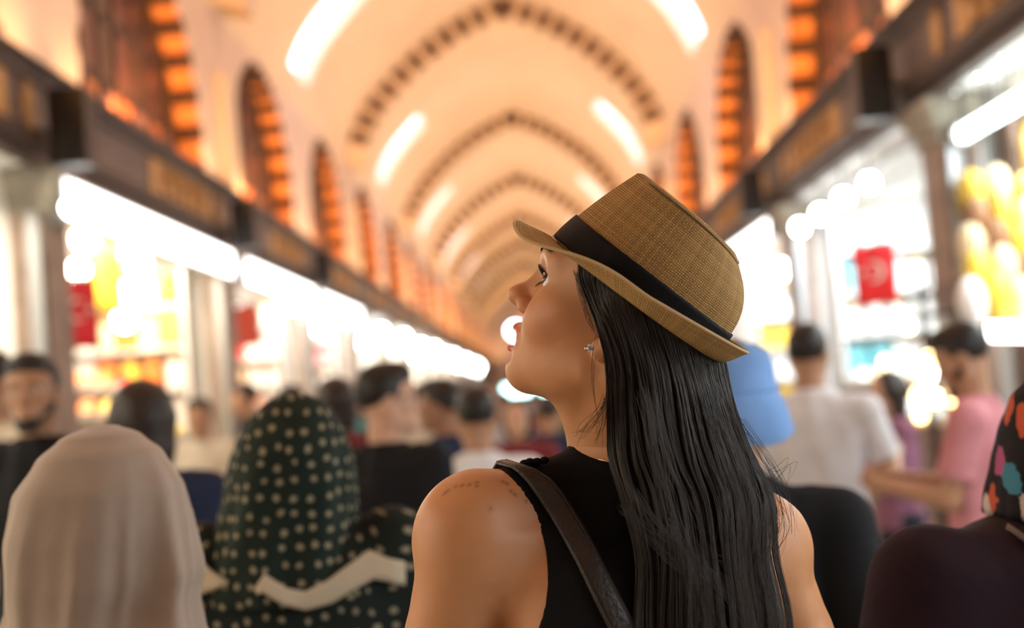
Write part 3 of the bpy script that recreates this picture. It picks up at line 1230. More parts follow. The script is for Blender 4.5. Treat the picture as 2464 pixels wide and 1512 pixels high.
def skin_mat(name, base, rough=.42, pores=True):
    m = mat(name, base, rough, sss=.25, spec=.45)
    nt = m.node_tree
    b = nt.nodes['Principled BSDF']
    a = nt.nodes.new('ShaderNodeAttribute')
    a.attribute_name = 'tint'
    mx = nt.nodes.new('ShaderNodeMix')
    mx.data_type = 'RGBA'
    mx.blend_type = 'MULTIPLY'
    mx.inputs[0].default_value = 1.0
    tc = nt.nodes.new('ShaderNodeTexCoord')
    n = nt.nodes.new('ShaderNodeTexNoise')
    n.inputs['Scale'].default_value = 35
    n.inputs['Detail'].default_value = 6
    nt.links.new(tc.outputs['Object'], n.inputs['Vector'])
    r = nt.nodes.new('ShaderNodeValToRGB')
    r.color_ramp.elements[0].color = (*[c * .88 for c in base], 1)
    r.color_ramp.elements[1].color = (*[min(1, c * 1.08) for c in base], 1)
    nt.links.new(n.outputs[0], r.inputs[0])
    nt.links.new(r.outputs[0], mx.inputs[6])
    nt.links.new(a.outputs['Color'], mx.inputs[7])
    nt.links.new(mx.outputs[2], b.inputs['Base Color'])
    if pores:
        v = nt.nodes.new('ShaderNodeTexNoise')
        v.inputs['Scale'].default_value = 900
        nt.links.new(tc.outputs['Object'], v.inputs['Vector'])
        bp = nt.nodes.new('ShaderNodeBump')
        bp.inputs['Strength'].default_value = .12
        bp.inputs['Distance'].default_value = .001
        nt.links.new(v.outputs[0], bp.inputs['Height'])
        nt.links.new(bp.outputs[0], b.inputs['Normal'])
    return m


def add_head(F, fr, male=False, ears=True, smile=False, fine=True):
    """head in its own frame: origin between the ears, +y to the face, +z up"""
    e = lambda *a, **k: F.ell(*a, fr=fr, **k)
    c = lambda *a, **k: F.cap(*a, fr=fr, **k)
    e((0, -.010, .045), (.073, .089, .083), k=.01)
    e((0, .034, .046), (.061, .055, .055), k=.03)
    e((0, .030, -.012), (.057, .056, .062), k=.03)
    for s in (-1, 1):
        e((s * .041, .048, -.006), (.024, .026, .022), k=.02)
        c((s * .050, .006, -.048), (s * .012, .072, -.076), .015 + .004 * male, .014 + .002 * male, k=.03)
        c((s * .012, .080, .037), (s * .046, .064, .037), .011, .010, k=.014)
    e((0, .054, -.042), (.033, .037, .029), k=.02)
    e((0, .073, -.076), (.021 + .004 * male, .0185, .0155), k=.018)
    e((0, .028, -.052), (.045, .050, .028), k=.03)
    # nose
    c((0, .081, .027), (0, .1010, -.006), .0080, .0100, k=.012)
    e((0, .1060, -.0085), (.0110, .0115, .0100), k=.008)
    for s in (-1, 1):
        e((s * .0125, .0925, -.0155), (.0068, .0095, .0075), k=.006)
        if fine:
            e((s * .006, .0985, -.0225), (.0034, .006, .004), k=.004, op='sub')
            # eye sockets and lids
            e((s * .033, .0905, .0195), (.0180, .013, .0125), k=.014, op='sub')
            e((s * .0330, .0665, .0190), (.0155, .0145, .0140), k=.004)
            e((s * .0365, .0790, .0182), (.0165, .0150, .0072), k=.003, op='sub')
    if smile:
        for s in (-1, 1):
            e((s * .0365, .0625, -.0215), (.0195, .0215, .0185), k=.016)
        c((-.023, .0845, -.0415), (0, .0955, -.0405), .0042, .0054, k=.006)
        c((.023, .0845, -.0415), (0, .0955, -.0405), .0042, .0054, k=.006)
        c((-.022, .0835, -.0500), (0, .0940, -.0605), .0042, .0060, k=.006)
        c((.022, .0835, -.0500), (0, .0940, -.0605), .0042, .0060, k=.006)
        e((0, .0985, -.0502), (.0260, .0225, .0078), k=.003, op='sub')
        e((0, .093, -.068), (.018, .006, .004), k=.008, op='sub')
    elif fine:
        c((-.021, .0865, -.0445), (.0, .097, -.0425), .004, .0052, k=.006)
        c((.021, .0865, -.0445), (.0, .097, -.0425), .004, .0052, k=.006)
        c((-.019, .0865, -.0485), (.0, .095, -.0525), .004, .006, k=.006)
        c((.019, .0865, -.0485), (.0, .095, -.0525), .004, .006, k=.006)
    if ears:
        for s in (-1, 1):
            Re = rot('Z', -s * 18) @ rot('X', -12)
            e((s * .0735, -.012, .004), (.0075, .0185, .030), k=.006, R=Re)
            if fine:
                e((s * .0815, -.009, .004), (.006, .0105, .0175), k=.004, R=Re, op='sub')
            e((s * .0705, -.002, -.0235), (.0065, .0095, .0105), k=.006)


def frame_from_axes(x, y, z, t, sc=1.0):
    return Frame(np.stack([np.asarray(x, float), np.asarray(y, float), np.asarray(z, float)], 1), t, sc)


# ------------------------------------------------------------------ the woman in the straw hat
def img_dir(x, up, away):
    v = CAMROT @ Vector((x, up, -away))
    return np.array(v)


def face_axes(th, ps, ro=0.0):
    """pitch up, turned away from the lens; she looks to picture left"""
    th, ps, ro = math.radians(th), math.radians(ps), math.radians(ro)
    f = np.array([-math.cos(ps) * math.cos(th), math.sin(th), math.sin(ps) * math.cos(th)])
    r = np.array([math.sin(ps), 0.0, math.cos(ps)])
    F_, R_ = img_dir(*f), img_dir(*r)
    U_ = np.cross(R_, F_)
    R2 = R_ * math.cos(ro) + U_ * math.sin(ro)
    U2 = np.cross(R2, F_)
    return R2, F_, U2


A = lambda px, py, d: np.array(at(px, py, d))
hx, hy, hz = face_axes(19.0, 16.0, 1.5)
HEAD = frame_from_axes(hx, hy, hz, A(1497, 776, 1.371))
SL, SR = A(1120, 1290, 1.335), A(1836, 1318, 1.475)
NB = A(1516, 1190, 1.405)
MID = (SL + SR) / 2
bx = SR - SL
bx[2] *= .25
bx /= np.linalg.norm(bx)
by = np.cross(np.array([0, 0, 1.0]), bx)
by /= np.linalg.norm(by)
bz = np.cross(bx, by)
BODY = frame_from_axes(bx, by, bz, MID)
woman = empty('person', (MID[0], MID[1], 0))
woman_inv = woman.matrix_basis.copy()
WO = np.array([MID[0], MID[1], 0.0])
tag(woman, 'dark-haired woman in a straw hat and black sleeveless top looking up to the left', 'person')
SKIN = skin_mat('skin_woman', (0.60, 0.275, 0.122))
HATX = face_axes(36.5, 16.0, -3.5)
HAT = frame_from_axes(*HATX, A(1521, 716, 1.362))

# head with the neck down to the collar
lo = HEAD.t - .16
hi = HEAD.t + .15
lo[2] -= .06
F = Field(lo, hi, .0014)
add_head(F, HEAD, smile=True)
neck_top = HEAD.to_w((0, -.022, -.03))
F.cap(neck_top, NB, .048, .052, k=.03)
F.cap(HEAD.to_w((0, .018, -.06)), NB + by * .022, .030, .036, k=.03)       # throat
F.cap(HEAD.to_w((-.055, -.025, -.045)), NB + by * .045 - bx * .015, .014, .012, k=.02)   # neck muscle
# the scalp under the hat is not needed
pl_p, pl_n = HAT.to_w((0, 0, .004)), HAT.R[:, 2]
F.put(lambda x, y, z: (-((x - pl_p[0]) * pl_n[0] + (y - pl_p[1]) * pl_n[1] + (z - pl_p[2]) * pl_n[2])).astype(np.float32),
      F.lo, F.lo + F.n * F.h, .004, 'sub')
hv, hf = F.nets()
hv = relax(hv, hf, 1, .4)

# torso, shoulders and arms
EL, WL = A(1030, 1830, 1.36), A(1080, 2330, 1.30)
ER, WR = A(2000, 1790, 1.50), A(1985, 2290, 1.40)
TORSO = [(.062, 0, .0, .050, .050), (.040, 0, -.003, .085, .060), (.015, 0, -.006, .130, .074), (-.02, 0, -.004, .146, .088),
         (-.08, 0, 0, .137, .098), (-.16, 0, .004, .134, .104), (-.26, 0, .004, .134, .098), (-.38, 0, 0, .122, .088),
         (-.50, 0, 0, .155, .100), (-.60, 0, -.01, .172, .108), (-.68, 0, -.01, .165, .10)]


def add_torso(F, grow=0.0, arms=True):
    F.loft(TORSO, k=.02, fr=BODY, grow=grow)
    F.cap(NB, SL + bz * .024 + bx * .02, .046 + grow, .030 + grow, k=.045)
    F.cap(NB, SR + bz * .024 - bx * .02, .046 + grow, .030 + grow, k=.045)
    for S_, s in ((SL, -1), (SR, 1)):
        F.ell(BODY.to_w((s * .075, -.062, -.085)), (.052, .034, .070), k=.04, fr=ID)      # shoulder blade
    if arms:
        for S_, E_, W_, s in ((SL, EL, WL, -1), (SR, ER, WR, 1)):
            F.ell(S_ + bz * -.004, (.050, .050, .054), k=.045)
            F.cap(S_ - bz * .02, S_ + (E_ - S_) * .5, .045, .041, k=.010)
            F.cap(S_ + (E_ - S_) * .45, E_, .040, .035, k=.008)
            F.cap(E_, E_ + (W_ - E_) * .35, .036, .037, k=.015)
            F.cap(E_ + (W_ - E_) * .3, W_, .037, .024, k=.015)


def hand(F, wrist, d, side, fwd, curl=.35):
    """palm and five bent fingers hanging from the wrist: d down the forearm, side across the palm to the thumb"""
    d = d / np.linalg.norm(d)
    side = side - d * (side @ d)
    side /= np.linalg.norm(side)
    n = np.cross(d, side)
    if n @ fwd < 0:
        n = -n
    F.cap(wrist, wrist + d * .045, .022, .026, k=.01)
    for i, (o, l) in enumerate(((.027, .068), (.009, .078), (-.009, .072), (-.026, .056))):
        a = wrist + d * .07 + side * o
        F.cap(wrist + d * .03 + side * o * .7, a, .013, .011, k=.008)
        b = a + (d * math.cos(curl) + n * math.sin(curl)) * l * .5
        c = b + (d * math.cos(curl * 2.2) + n * math.sin(curl * 2.2)) * l * .3
        e = c + (d * math.cos(curl * 3) + n * math.sin(curl * 3)) * l * .22
        F.cap(a, b, .0085, .0078, k=.002)
        F.cap(b, c, .0078, .007, k=.002)
        F.cap(c, e, .007, .006, k=.002)
    a = wrist + d * .02 + side * .022
    b = a + (d * .7 + side * .6 + n * .35) * .045
    c = b + (d * .9 + side * .15 + n * .4) * .032
    F.cap(a, b, .013, .010, k=.008)
    F.cap(b, c, .0095, .0075, k=.003)


lo = np.minimum.reduce([SL, SR, EL, ER, WL, WR, MID]) - .16
hi = np.maximum.reduce([SL, SR, EL, ER, WL, WR, MID, NB]) + .14
F = Field(lo, hi, .0034)
add_torso(F)
F.cap(NB - (neck_top - NB) * .1, NB + (neck_top - NB) * .40, .051, .050, k=.03)
hand(F, WL, WL - EL, bx * .3 + by, by)
hand(F, WR, WR - ER, -bx * .3 + by, by)
bv, bf = F.nets()
bv = relax(bv, bf, 1, .4)
# legs (below the picture), down to the floor
F = Field((MID[0] - .3, MID[1] - .25, -.01), (MID[0] + .3, MID[1] + .3, .95), .009)
HIP = BODY.to_w((0, 0, -.60))
for s in (-1, 1):
    h_ = HIP + bx * s * .085
    kn = np.array([h_[0], h_[1], .46]) + by * .015
    an = np.array([h_[0], h_[1], .07]) - by * .02
    F.cap(h_, kn, .078, .052, k=.03)
    F.cap(kn, an, .052, .034, k=.03)
    F.cap(an - bz * .03, an - bz * .035 + by * .13, .032, .026, k=.02)
lv, lf = F.nets()
V = np.concatenate([hv, bv, lv]) - WO
Fc = np.concatenate([hf, bf + len(hv), lf + len(hv) + len(bv)])
me = np_mesh('body', V, Fc)
# own colours: lips, a little red on nose and cheeks, small moles on the shoulder
L = np.stack(HEAD.loc(V[:, 0] + WO[0], V[:, 1] + WO[1], V[:, 2] + WO[2]), 1)
tint = np.ones((len(V), 3))


def segd(P, a, b):
    a, b = np.asarray(a), np.asarray(b)
    ab = b - a
    t = np.clip(((P - a) @ ab) / (ab @ ab), 0, 1)
    return np.linalg.norm(P - a - t[:, None] * ab, axis=1)


dl = np.minimum.reduce([segd(L, (s * .022, .086, -.0425), (0, .1005, -.0425)) for s in (-1, 1)] +
                       [segd(L, (s * .021, .0855, -.0515), (0, .0990, -.0605)) for s in (-1, 1)])
w = np.clip((.0078 - dl) / .0028, 0, 1)[:, None] * (L[:, 1:2] > .07)
tint = tint * (1 - w) + w * np.array([.95, .42, .42])
for c, r, col in (((-.045, .052, -.02), .03, (1.0, .80, .76)), ((0, .105, -.012), .02, (1.0, .80, .74)), ((.045, .052, -.02), .03, (1.0, .80, .76))):
    w = np.exp(-(np.linalg.norm(L - np.array(c), axis=1) / r) ** 2)[:, None] * .8
    tint = tint * (1 - w + w * np.array(col))
moles = [A(px, py, 1.29) for px, py in ((1098, 1172), (1110, 1170), (1130, 1165), (1150, 1162), (1146, 1168), (1080, 1178), (1213, 1158), (1220, 1162),
                                        (1232, 1180), (1242, 1190), (1264, 1206), (1180, 1225), (1070, 1185))]
ray = [(m - np.array(CAM)) / np.linalg.norm(m - np.array(CAM)) for m in moles]
Vw = V + WO - np.array(CAM)
for r_ in ray:
    al = Vw @ r_
    dd = np.linalg.norm(Vw - al[:, None] * r_, axis=1)
    near = (dd < .02)
    if near.any():
        j = np.argmin(np.where(near, al + dd * 8, 9))
        d3 = np.linalg.norm(V - V[j], axis=1)
        w = np.exp(-(d3 / .0022) ** 2)[:, None] * .75
        tint = tint * (1 - w + w * np.array((.35, .25, .22)))
paint(me, tint)
body = link('body', me, SKIN, woman)
from mathutils.bvhtree import BVHTree


def bvh_of(V, F):
    return BVHTree.FromPolygons([tuple(v) for v in V], [tuple(int(i) for i in f) for f in F])


def pose(o, fr, parent_off=WO):
    M = Matrix([list(fr.R[i] * fr.s) + [fr.t[i] - parent_off[i]] for i in range(3)] + [[0, 0, 0, 1]])
    o.matrix_local = M
    return o


# eyes
for s in (-1, 1):
    c = (s * .0330, .0665, .0185)
    e = MB().sphere((0, 0, 0), .0131, 24, 16).build('eye', mat('sclera', (.86, .83, .81), .12), woman, True)
    pose(e, Frame(HEAD.R, HEAD.to_w(c)))
    g = Vector((-.42, 1.0, .16)).normalized()
    q = Vector((0, 0, 1)).rotation_difference(g)
    i_ = MB().lathe([(.0001, .01335), (.0030, .0131), (.0064, .01195), (.0066, .0112)], 20).build('iris', mat('iris_brown', (.035, .016, .008), .08), e, True)
    i_.rotation_mode = 'QUATERNION'
    i_.rotation_quaternion = q
hairM = mat('hair_dark', (.024, .0115, .0065), .40, spec=.5)
browM = mat('brow_hair', (.012, .008, .007), .6)


def strands(name, P, R0, m, parent, tip=.35, off=WO, mid=None):
    """P: N x K x 3 world points -> thin three-sided tapering hairs in one mesh"""
    N, K, _ = P.shape
    T = np.gradient(P, axis=1)
    T /= np.linalg.norm(T, axis=2, keepdims=True) + 1e-9
    ref = np.array([.3, .8, .52])
    n1 = np.cross(T, ref)
    n1 /= np.linalg.norm(n1, axis=2, keepdims=True) + 1e-9
    n2 = np.cross(T, n1)
    u = np.linspace(0, 1, K)
    rad = np.asarray(R0).reshape(-1, 1) * (1 - (1 - tip) * u ** 2)[None]
    ring = []
    for a in (0, 2 * PI / 3, 4 * PI / 3):
        ring.append(P + (n1 * math.cos(a) + n2 * math.sin(a)) * rad[..., None])
    V = np.stack(ring, 2).reshape(-1, 3) - off
    base = (np.arange(N)[:, None] * K + np.arange(K - 1)[None]) * 3
    fs = []
    for a in range(3):
        b = (a + 1) % 3
        fs.append(np.stack([base + a, base + b, base + 3 + b, base + 3 + a], -1).reshape(-1, 4))
    me = np_mesh(name, V, np.concatenate(fs))
    return link(name, me, m, parent)


# eyebrows and lashes
headb = bvh_of(hv, hf)
for s in (-1, 1):
    P = []
    for i in range(240):
        u = RNG.random()
        x = .010 + .040 * u
        z = .0415 + .0070 * math.sin(u * 2.3) + RNG.normal(0, .0013)
        loc, nrm, ix, dist = headb.ray_cast(Vector(HEAD.to_w((s * x, .15, z))), Vector(-HEAD.R[:, 1]))
        if loc is None:
            continue
        a = np.array(HEAD.R.T @ (np.array(loc) - HEAD.t)) + np.array([0, .0006, 0])
        dr = np.array([s * (.5 + u * .6), -.25 - .3 * u, .55 - u * .7])
        dr /= np.linalg.norm(dr)
        l = .008 * RNG.uniform(.7, 1.2)
        P.append([HEAD.to_w(a + dr * l * t + np.array([0, .0016, 0]) * math.sin(PI * t)) for t in np.linspace(0, 1, 5)])
    strands('eyebrow', np.array(P), np.full(len(P), .00028), browM, woman)
    P = []
    for i in range(46):
        u = i / 45
        for up in (1, -1):
            if up < 0 and i % 2:
                continue
            x = .0205 + .029 * u
            z = .0185 + up * .0052 * math.sin(PI * (.12 + .8 * u))
            y = .0665 + .0148 * math.sqrt(max(0, 1 - ((x - .0330) / .0185) ** 2)) - .0005
            l = (.0085 if up > 0 else .0045) * (.6 + .4 * u)
            dr = np.array([s * (u - .35) * .7, .85, up * (.35 if up > 0 else .4)])
            dr /= np.linalg.norm(dr)
            P.append([HEAD.to_w(np.array([s * x, y, z]) + dr * l * t + np.array([0, 0, up * .004]) * t * t) for t in np.linspace(0, 1, 5)])
    strands('eyelashes', np.array(P), np.full(len(P), .00016), browM, woman)
# teeth
tb = MB()
for i in range(-5, 6):
    a = i * .20
    w_ = .0042 - .0002 * abs(i)
    cx, cy = .0230 * math.sin(a), .0725 + .0195 * math.cos(a)
    tb.sphere((cx, cy, -.0468 + .0006 * abs(i) * .5), (w_, .0036, .0058), 8, 6)
t_ = tb.build('teeth', mat('tooth', (.85, .80, .72), .2), woman, True)
pose(t_, HEAD)

# ------------------------------------------------------------------ her top: torso shell, arm holes cut well in
F = Field(lo, hi, .0034)
add_torso(F, grow=.005, arms=False)
F.loft([(-.30, 0, .002, .138, .102), (-.38, 0, 0, .134, .098), (-.50, 0, 0, .166, .112), (-.62, 0, -.01, .182, .118)], k=.02, fr=BODY)
F.cap(NB, NB + (neck_top - NB) * .36, .066, .0575, k=.014, flat='b')         # stand collar


def arm_hole(F, cpx, cpy, d, rx, ry_, rz):
    c = A(cpx, cpy, d)
    R_ = np.array(CAMROT)            # columns: picture right, picture up, towards the lens
    F.ell(c, (rx, rz, ry_), k=.004, R=R_, op='sub')


arm_hole(F, 1060, 1380, 1.32, .0985, .30, .108)
arm_hole(F, 2092, 1440, 1.47, .0760, .30, .135)
gv, gf = F.nets()
gv = relax(gv, gf, 1, .4)
TOPM = mat('black_jersey', (.0065, .006, .0068), .85, bump=.25, bscale=420, sheen=.0, spec=.15)
top = link('top', np_mesh('top', gv - WO, gf), TOPM, woman)
# rolled piping of the collar and arm hole, gathered at the shoulder
cb = MB()
for j, (px, py, r) in enumerate(((1262, 1116, .0048), (1275, 1113, .0052), (1292, 1112, .005), (1310, 1108, .0045))):
    cb.sphere(tuple(A(px, py, 1.352) - WO), (r, r, r * .8), 10, 8)
cb.build('shoulder_gather', TOPM, woman, True)
F = Field((MID[0] - .3, MID[1] - .3, .0), (MID[0] + .3, MID[1] + .3, 1.02), .009)
F.ell(HIP, (.185, .13, .13), k=.03)
for s in (-1, 1):
    h_ = HIP + bx * s * .085
    an = np.array([h_[0], h_[1], .10]) - by * .02
    F.cap(h_, an, .094, .062, k=.03, flat='b')
v_, f_ = F.nets()
link('trousers', np_mesh('trousers', v_ - WO, f_), mat('denim', (.02, .03, .06), .8, bump=.2, bscale=300), woman)
for s in (-1, 1):
    h_ = HIP + bx * s * .085
    F = Field((h_[0] - .2, h_[1] - .2, -.005), (h_[0] + .2, h_[1] + .25, .14), .007)
    an = np.array([h_[0], h_[1], .05]) - by * .03
    F.cap(an, an + by * .15 - bz * .012, .043, .036, k=.02)
    F.ell(an + bz * .03, (.04, .045, .035), k=.02)
    v_, f_ = F.nets()
    v_[:, 2] = np.maximum(v_[:, 2], .001)
    link('shoe', np_mesh('shoe', v_ - WO, f_), mat('white_canvas', (.7, .69, .66), .7), woman)

# ------------------------------------------------------------------ hair
#        yL    xL    yR    xR    dL     dR     bulge
ROWS = [(600, 1400, 770, 1700, 1.335, 1.375, .030),
        (672, 1398, 860, 1738, 1.318, 1.372, .040),
        (770, 1434, 925, 1752, 1.298, 1.368, .036),
        (870, 1461, 985, 1768, 1.310, 1.368, .045),
        (1000, 1466, 1060, 1796, 1.328, 1.380, .062),
        (1100, 1468, 1130, 1830, 1.322, 1.385, .062),
        (1200, 1496, 1210, 1862, 1.300, 1.378, .040),
        (1350, 1532, 1335, 1866, 1.288, 1.368, .032),
        (1512, 1528, 1512, 1900, 1.288, 1.366, .032),
        (1740, 1545, 1740, 1885, 1.292, 1.366, .030)]
RW = np.array(ROWS, float)


def rowat(t):
    """t 0..1 down the hair -> interpolated row (smooth)"""
    f = np.clip(np.asarray(t), 0, 1) * (len(RW) - 1)
    i = np.clip(f.astype(int), 0, len(RW) - 2)
    u = (f - i)[..., None]
    p0, p1, p2, p3 = RW[np.maximum(i - 1, 0)], RW[i], RW[i + 1], RW[np.minimum(i + 2, len(RW) - 1)]
    return .5 * (2 * p1 + (p2 - p0) * u + (2 * p0 - 5 * p1 + 4 * p2 - p3) * u * u + (3 * p1 - p0 - 3 * p2 + p3) * u ** 3)


CR = np.array(CAMROT)
CP = np.array(CAM)


def pix(px, py, d):
    q = np.stack([(px - W / 2) / FPX * d, -(py - H / 2) / FPX * d, -d], -1)
    return q @ CR.T + CP


def hair_pt(s, t, w):
    r = rowat(t)
    px = r[..., 1] + (r[..., 3] - r[..., 1]) * s
    py = r[..., 0] + (r[..., 2] - r[..., 0]) * s
    sc = np.clip(s, 0, 1)
    d = r[..., 4] + (r[..., 5] - r[..., 4]) * s - r[..., 6] * np.sin(PI * sc) ** .75 - w
    return pix(px, py, d)


hb = bvh_of(np.concatenate([hv, bv, gv]), np.concatenate([hf, bf + len(hv), gf + len(hv) + len(bv)]))
NSG, NTG = 33, 61
push = np.zeros((NSG, NTG))
for i in range(NSG):
    for j in range(NTG):
        q = hair_pt(np.array(i / (NSG - 1)), np.array(j / (NTG - 1)), np.array(0.0))
        ray_ = Vector(q) - CAM
        loc, nrm, ix, dist = hb.ray_cast(CAM, ray_.normalized())
        if loc is not None:
            gap = dist - ray_.length
            if gap < .012 and gap > -.09:
                push[i, j] = .012 - gap
for _ in range(3):
    pp = np.pad(push, 1, mode='edge')
    push = np.maximum(push, (pp[:-2, 1:-1] + pp[2:, 1:-1] + pp[1:-1, :-2] + pp[1:-1, 2:]) / 4)
_hp = hair_pt


def hair_pt(s, t, w):
    fi = np.clip(np.asarray(s), 0, 1) * (NSG - 1)
    fj = np.clip(np.asarray(t), 0, 1) * (NTG - 1)
    i0, j0 = np.minimum(fi.astype(int), NSG - 2), np.minimum(fj.astype(int), NTG - 2)
    a, b = fi - i0, fj - j0
    ex = push[i0, j0] * (1 - a) * (1 - b) + push[i0 + 1, j0] * a * (1 - b) + push[i0, j0 + 1] * (1 - a) * b + push[i0 + 1, j0 + 1] * a * b
    return _hp(s, t, w + ex)


nr, nc = 60, 40
tt = np.linspace(0, 1, nr)
front = np.stack([hair_pt(np.full(nr, s_), tt, -.003 - .006 * (1 - math.sin(PI * s_)) * np.ones(nr)) for s_ in np.linspace(.03, .97, nc)], 1)
backp = np.stack([hair_pt(np.full(nr, s_), tt, (-.014 - .045 * math.sin(PI * s_)) * np.ones(nr)) for s_ in np.linspace(.97, .03, nc)], 1)
ring = np.concatenate([front, backp], 1)
n2 = ring.shape[1]
fs = [[(i * n2 + j), (i * n2 + (j + 1) % n2), ((i + 1) * n2 + (j + 1) % n2), ((i + 1) * n2 + j)] for i in range(nr - 1) for j in range(n2)]
hair = link('hair', np_mesh('hair', ring.reshape(-1, 3) - WO, fs), hairM, woman)
NS, KS = 4600, 30
s0 = RNG.random(NS) * 1.03 - .015
u = np.linspace(0, 1, KS)[None]
tend = np.clip(RNG.normal(.97, .05, NS), .6, 1.0)[:, None]
t0 = np.where(RNG.random(NS) < .85, 0, RNG.uniform(0, .25, NS))[:, None]
T = t0 + (tend - t0) * u
# locks: neighbouring strands share their sway
nl = 34
lock = np.clip((s0 * nl).astype(int), 0, nl - 1)
lc = (np.arange(nl) + .5) / nl
ph, am, fr_ = RNG.uniform(0, 6.3, nl), RNG.uniform(.008, .035, nl), RNG.uniform(4, 9, nl)
lift = RNG.normal(.0, .0035, nl)
sway = am[lock][:, None] * np.sin(fr_[lock][:, None] * T + ph[lock][:, None]) * np.clip(T * 2.5 - .6, 0, 1)
pull = (lc[lock] - s0)[:, None] * .55 * np.clip(T * 2 - .7, 0, 1)
S = s0[:, None] + sway + pull + RNG.normal(0, .012, (NS, 1)) * T + .006 * np.sin(RNG.uniform(8, 16, (NS, 1)) * T + RNG.uniform(0, 6, (NS, 1)))
Wd = RNG.uniform(-.006, .004, (NS, 1)) + (lift[lock][:, None] + .003 * np.cos((s0 * nl * 2 * PI))[:, None] * -1) * np.clip(T * 3 - .5, 0, 1)
Wd = Wd + .0015 * np.sin(RNG.uniform(6, 14, (NS, 1)) * T + RNG.uniform(0, 6, (NS, 1)))
Wd = Wd - .010 * (1 - np.sin(PI * np.clip(S, 0, 1)))
Pn = hair_pt(S, T, Wd)
o = strands('hair_strands', Pn, RNG.uniform(.00022, .00042, NS), hairM, hair, tip=.3)
o['kind'] = 'stuff'
# stray hairs: at the neck, over the back, along the right edge
fly = []


def stray(pts, d, n, jit, dj=.004):
    pts = np.array(pts, float)
    for _ in range(n):
        q = pts + RNG.normal(0, jit, pts.shape) * np.linspace(.3, 1, len(pts))[:, None] + RNG.normal(0, jit * .6, (1, 2))
        k = np.linspace(0, len(q) - 1, 16)
        i = np.clip(k.astype(int), 0, len(q) - 2)
        uu = (k - i)[:, None]
        p0, p1, p2, p3 = q[np.maximum(i - 1, 0)], q[i], q[i + 1], q[np.minimum(i + 2, len(q) - 1)]
        c = .5 * (2 * p1 + (p2 - p0) * uu + (2 * p0 - 5 * p1 + 4 * p2 - p3) * uu ** 2 + (3 * p1 - p0 - 3 * p2 + p3) * uu ** 3)
        dd = (np.interp(k, np.arange(len(d)), d) if hasattr(d, '__len__') else np.full(16, d)) + RNG.normal(0, dj)
        fly.append(pix(c[:, 0], c[:, 1], dd))


stray([(1478, 930), (1450, 990), (1420, 1030), (1392, 1050)], [1.315, 1.318, 1.325, 1.33], 16, 9)
stray([(1470, 880), (1462, 960), (1450, 1020), (1436, 1062)], [1.305, 1.315, 1.32, 1.325], 14, 7)
stray([(1438, 800), (1430, 870), (1428, 940), (1440, 1000)], [1.296, 1.30, 1.308, 1.32], 4, 5)
stray([(1384, 655), (1402, 720), (1418, 770), (1432, 800)], [1.315, 1.303, 1.297, 1.295], 16, 4, .0015)
stray([(1500, 1220), (1580, 1290), (1690, 1360), (1760, 1450)], 1.262, 22, 14)
stray([(1520, 1180), (1600, 1290), (1680, 1330), (1740, 1350)], 1.262, 16, 12)
stray([(1560, 1290), (1640, 1370), (1760, 1420), (1850, 1420)], 1.264, 10, 10)
stray([(1830, 1130), (1860, 1200), (1875, 1270), (1850, 1330), (1820, 1370)], 1.33, 18, 13)
stray([(1800, 1080), (1850, 1150), (1900, 1120), (1885, 1190)], 1.36, 5, 10)
stray([(1780, 1010), (1840, 1110), (1890, 1190), (1905, 1280)], 1.36, 12, 12)
stray([(1840, 1250), (1835, 1330), (1850, 1420), (1880, 1512), (1900, 1600)], 1.33, 26, 16)
stray([(1700, 950), (1760, 1100), (1800, 1260), (1790, 1400), (1830, 1560)], [1.31, 1.30, 1.29, 1.29, 1.29], 40, 22)
stray([(1560, 950), (1590, 1100), (1620, 1260), (1680, 1400), (1700, 1560)], [1.27, 1.262, 1.258, 1.262, 1.264], 40, 26)
fo = strands('stray_hairs', np.array(fly), RNG.uniform(.00014, .00024, len(fly)), hairM, hair, tip=.4)
fo['kind'] = 'stuff'

# ------------------------------------------------------------------ straw hat
hat = empty('straw_hat')
M = Matrix([list(HAT.R[i]) + [HAT.t[i]] for i in range(3)] + [[0, 0, 0, 1]])
hat.matrix_world = M
tag(hat, 'tan woven straw trilby with a black ribbon band on the woman', 'hat')


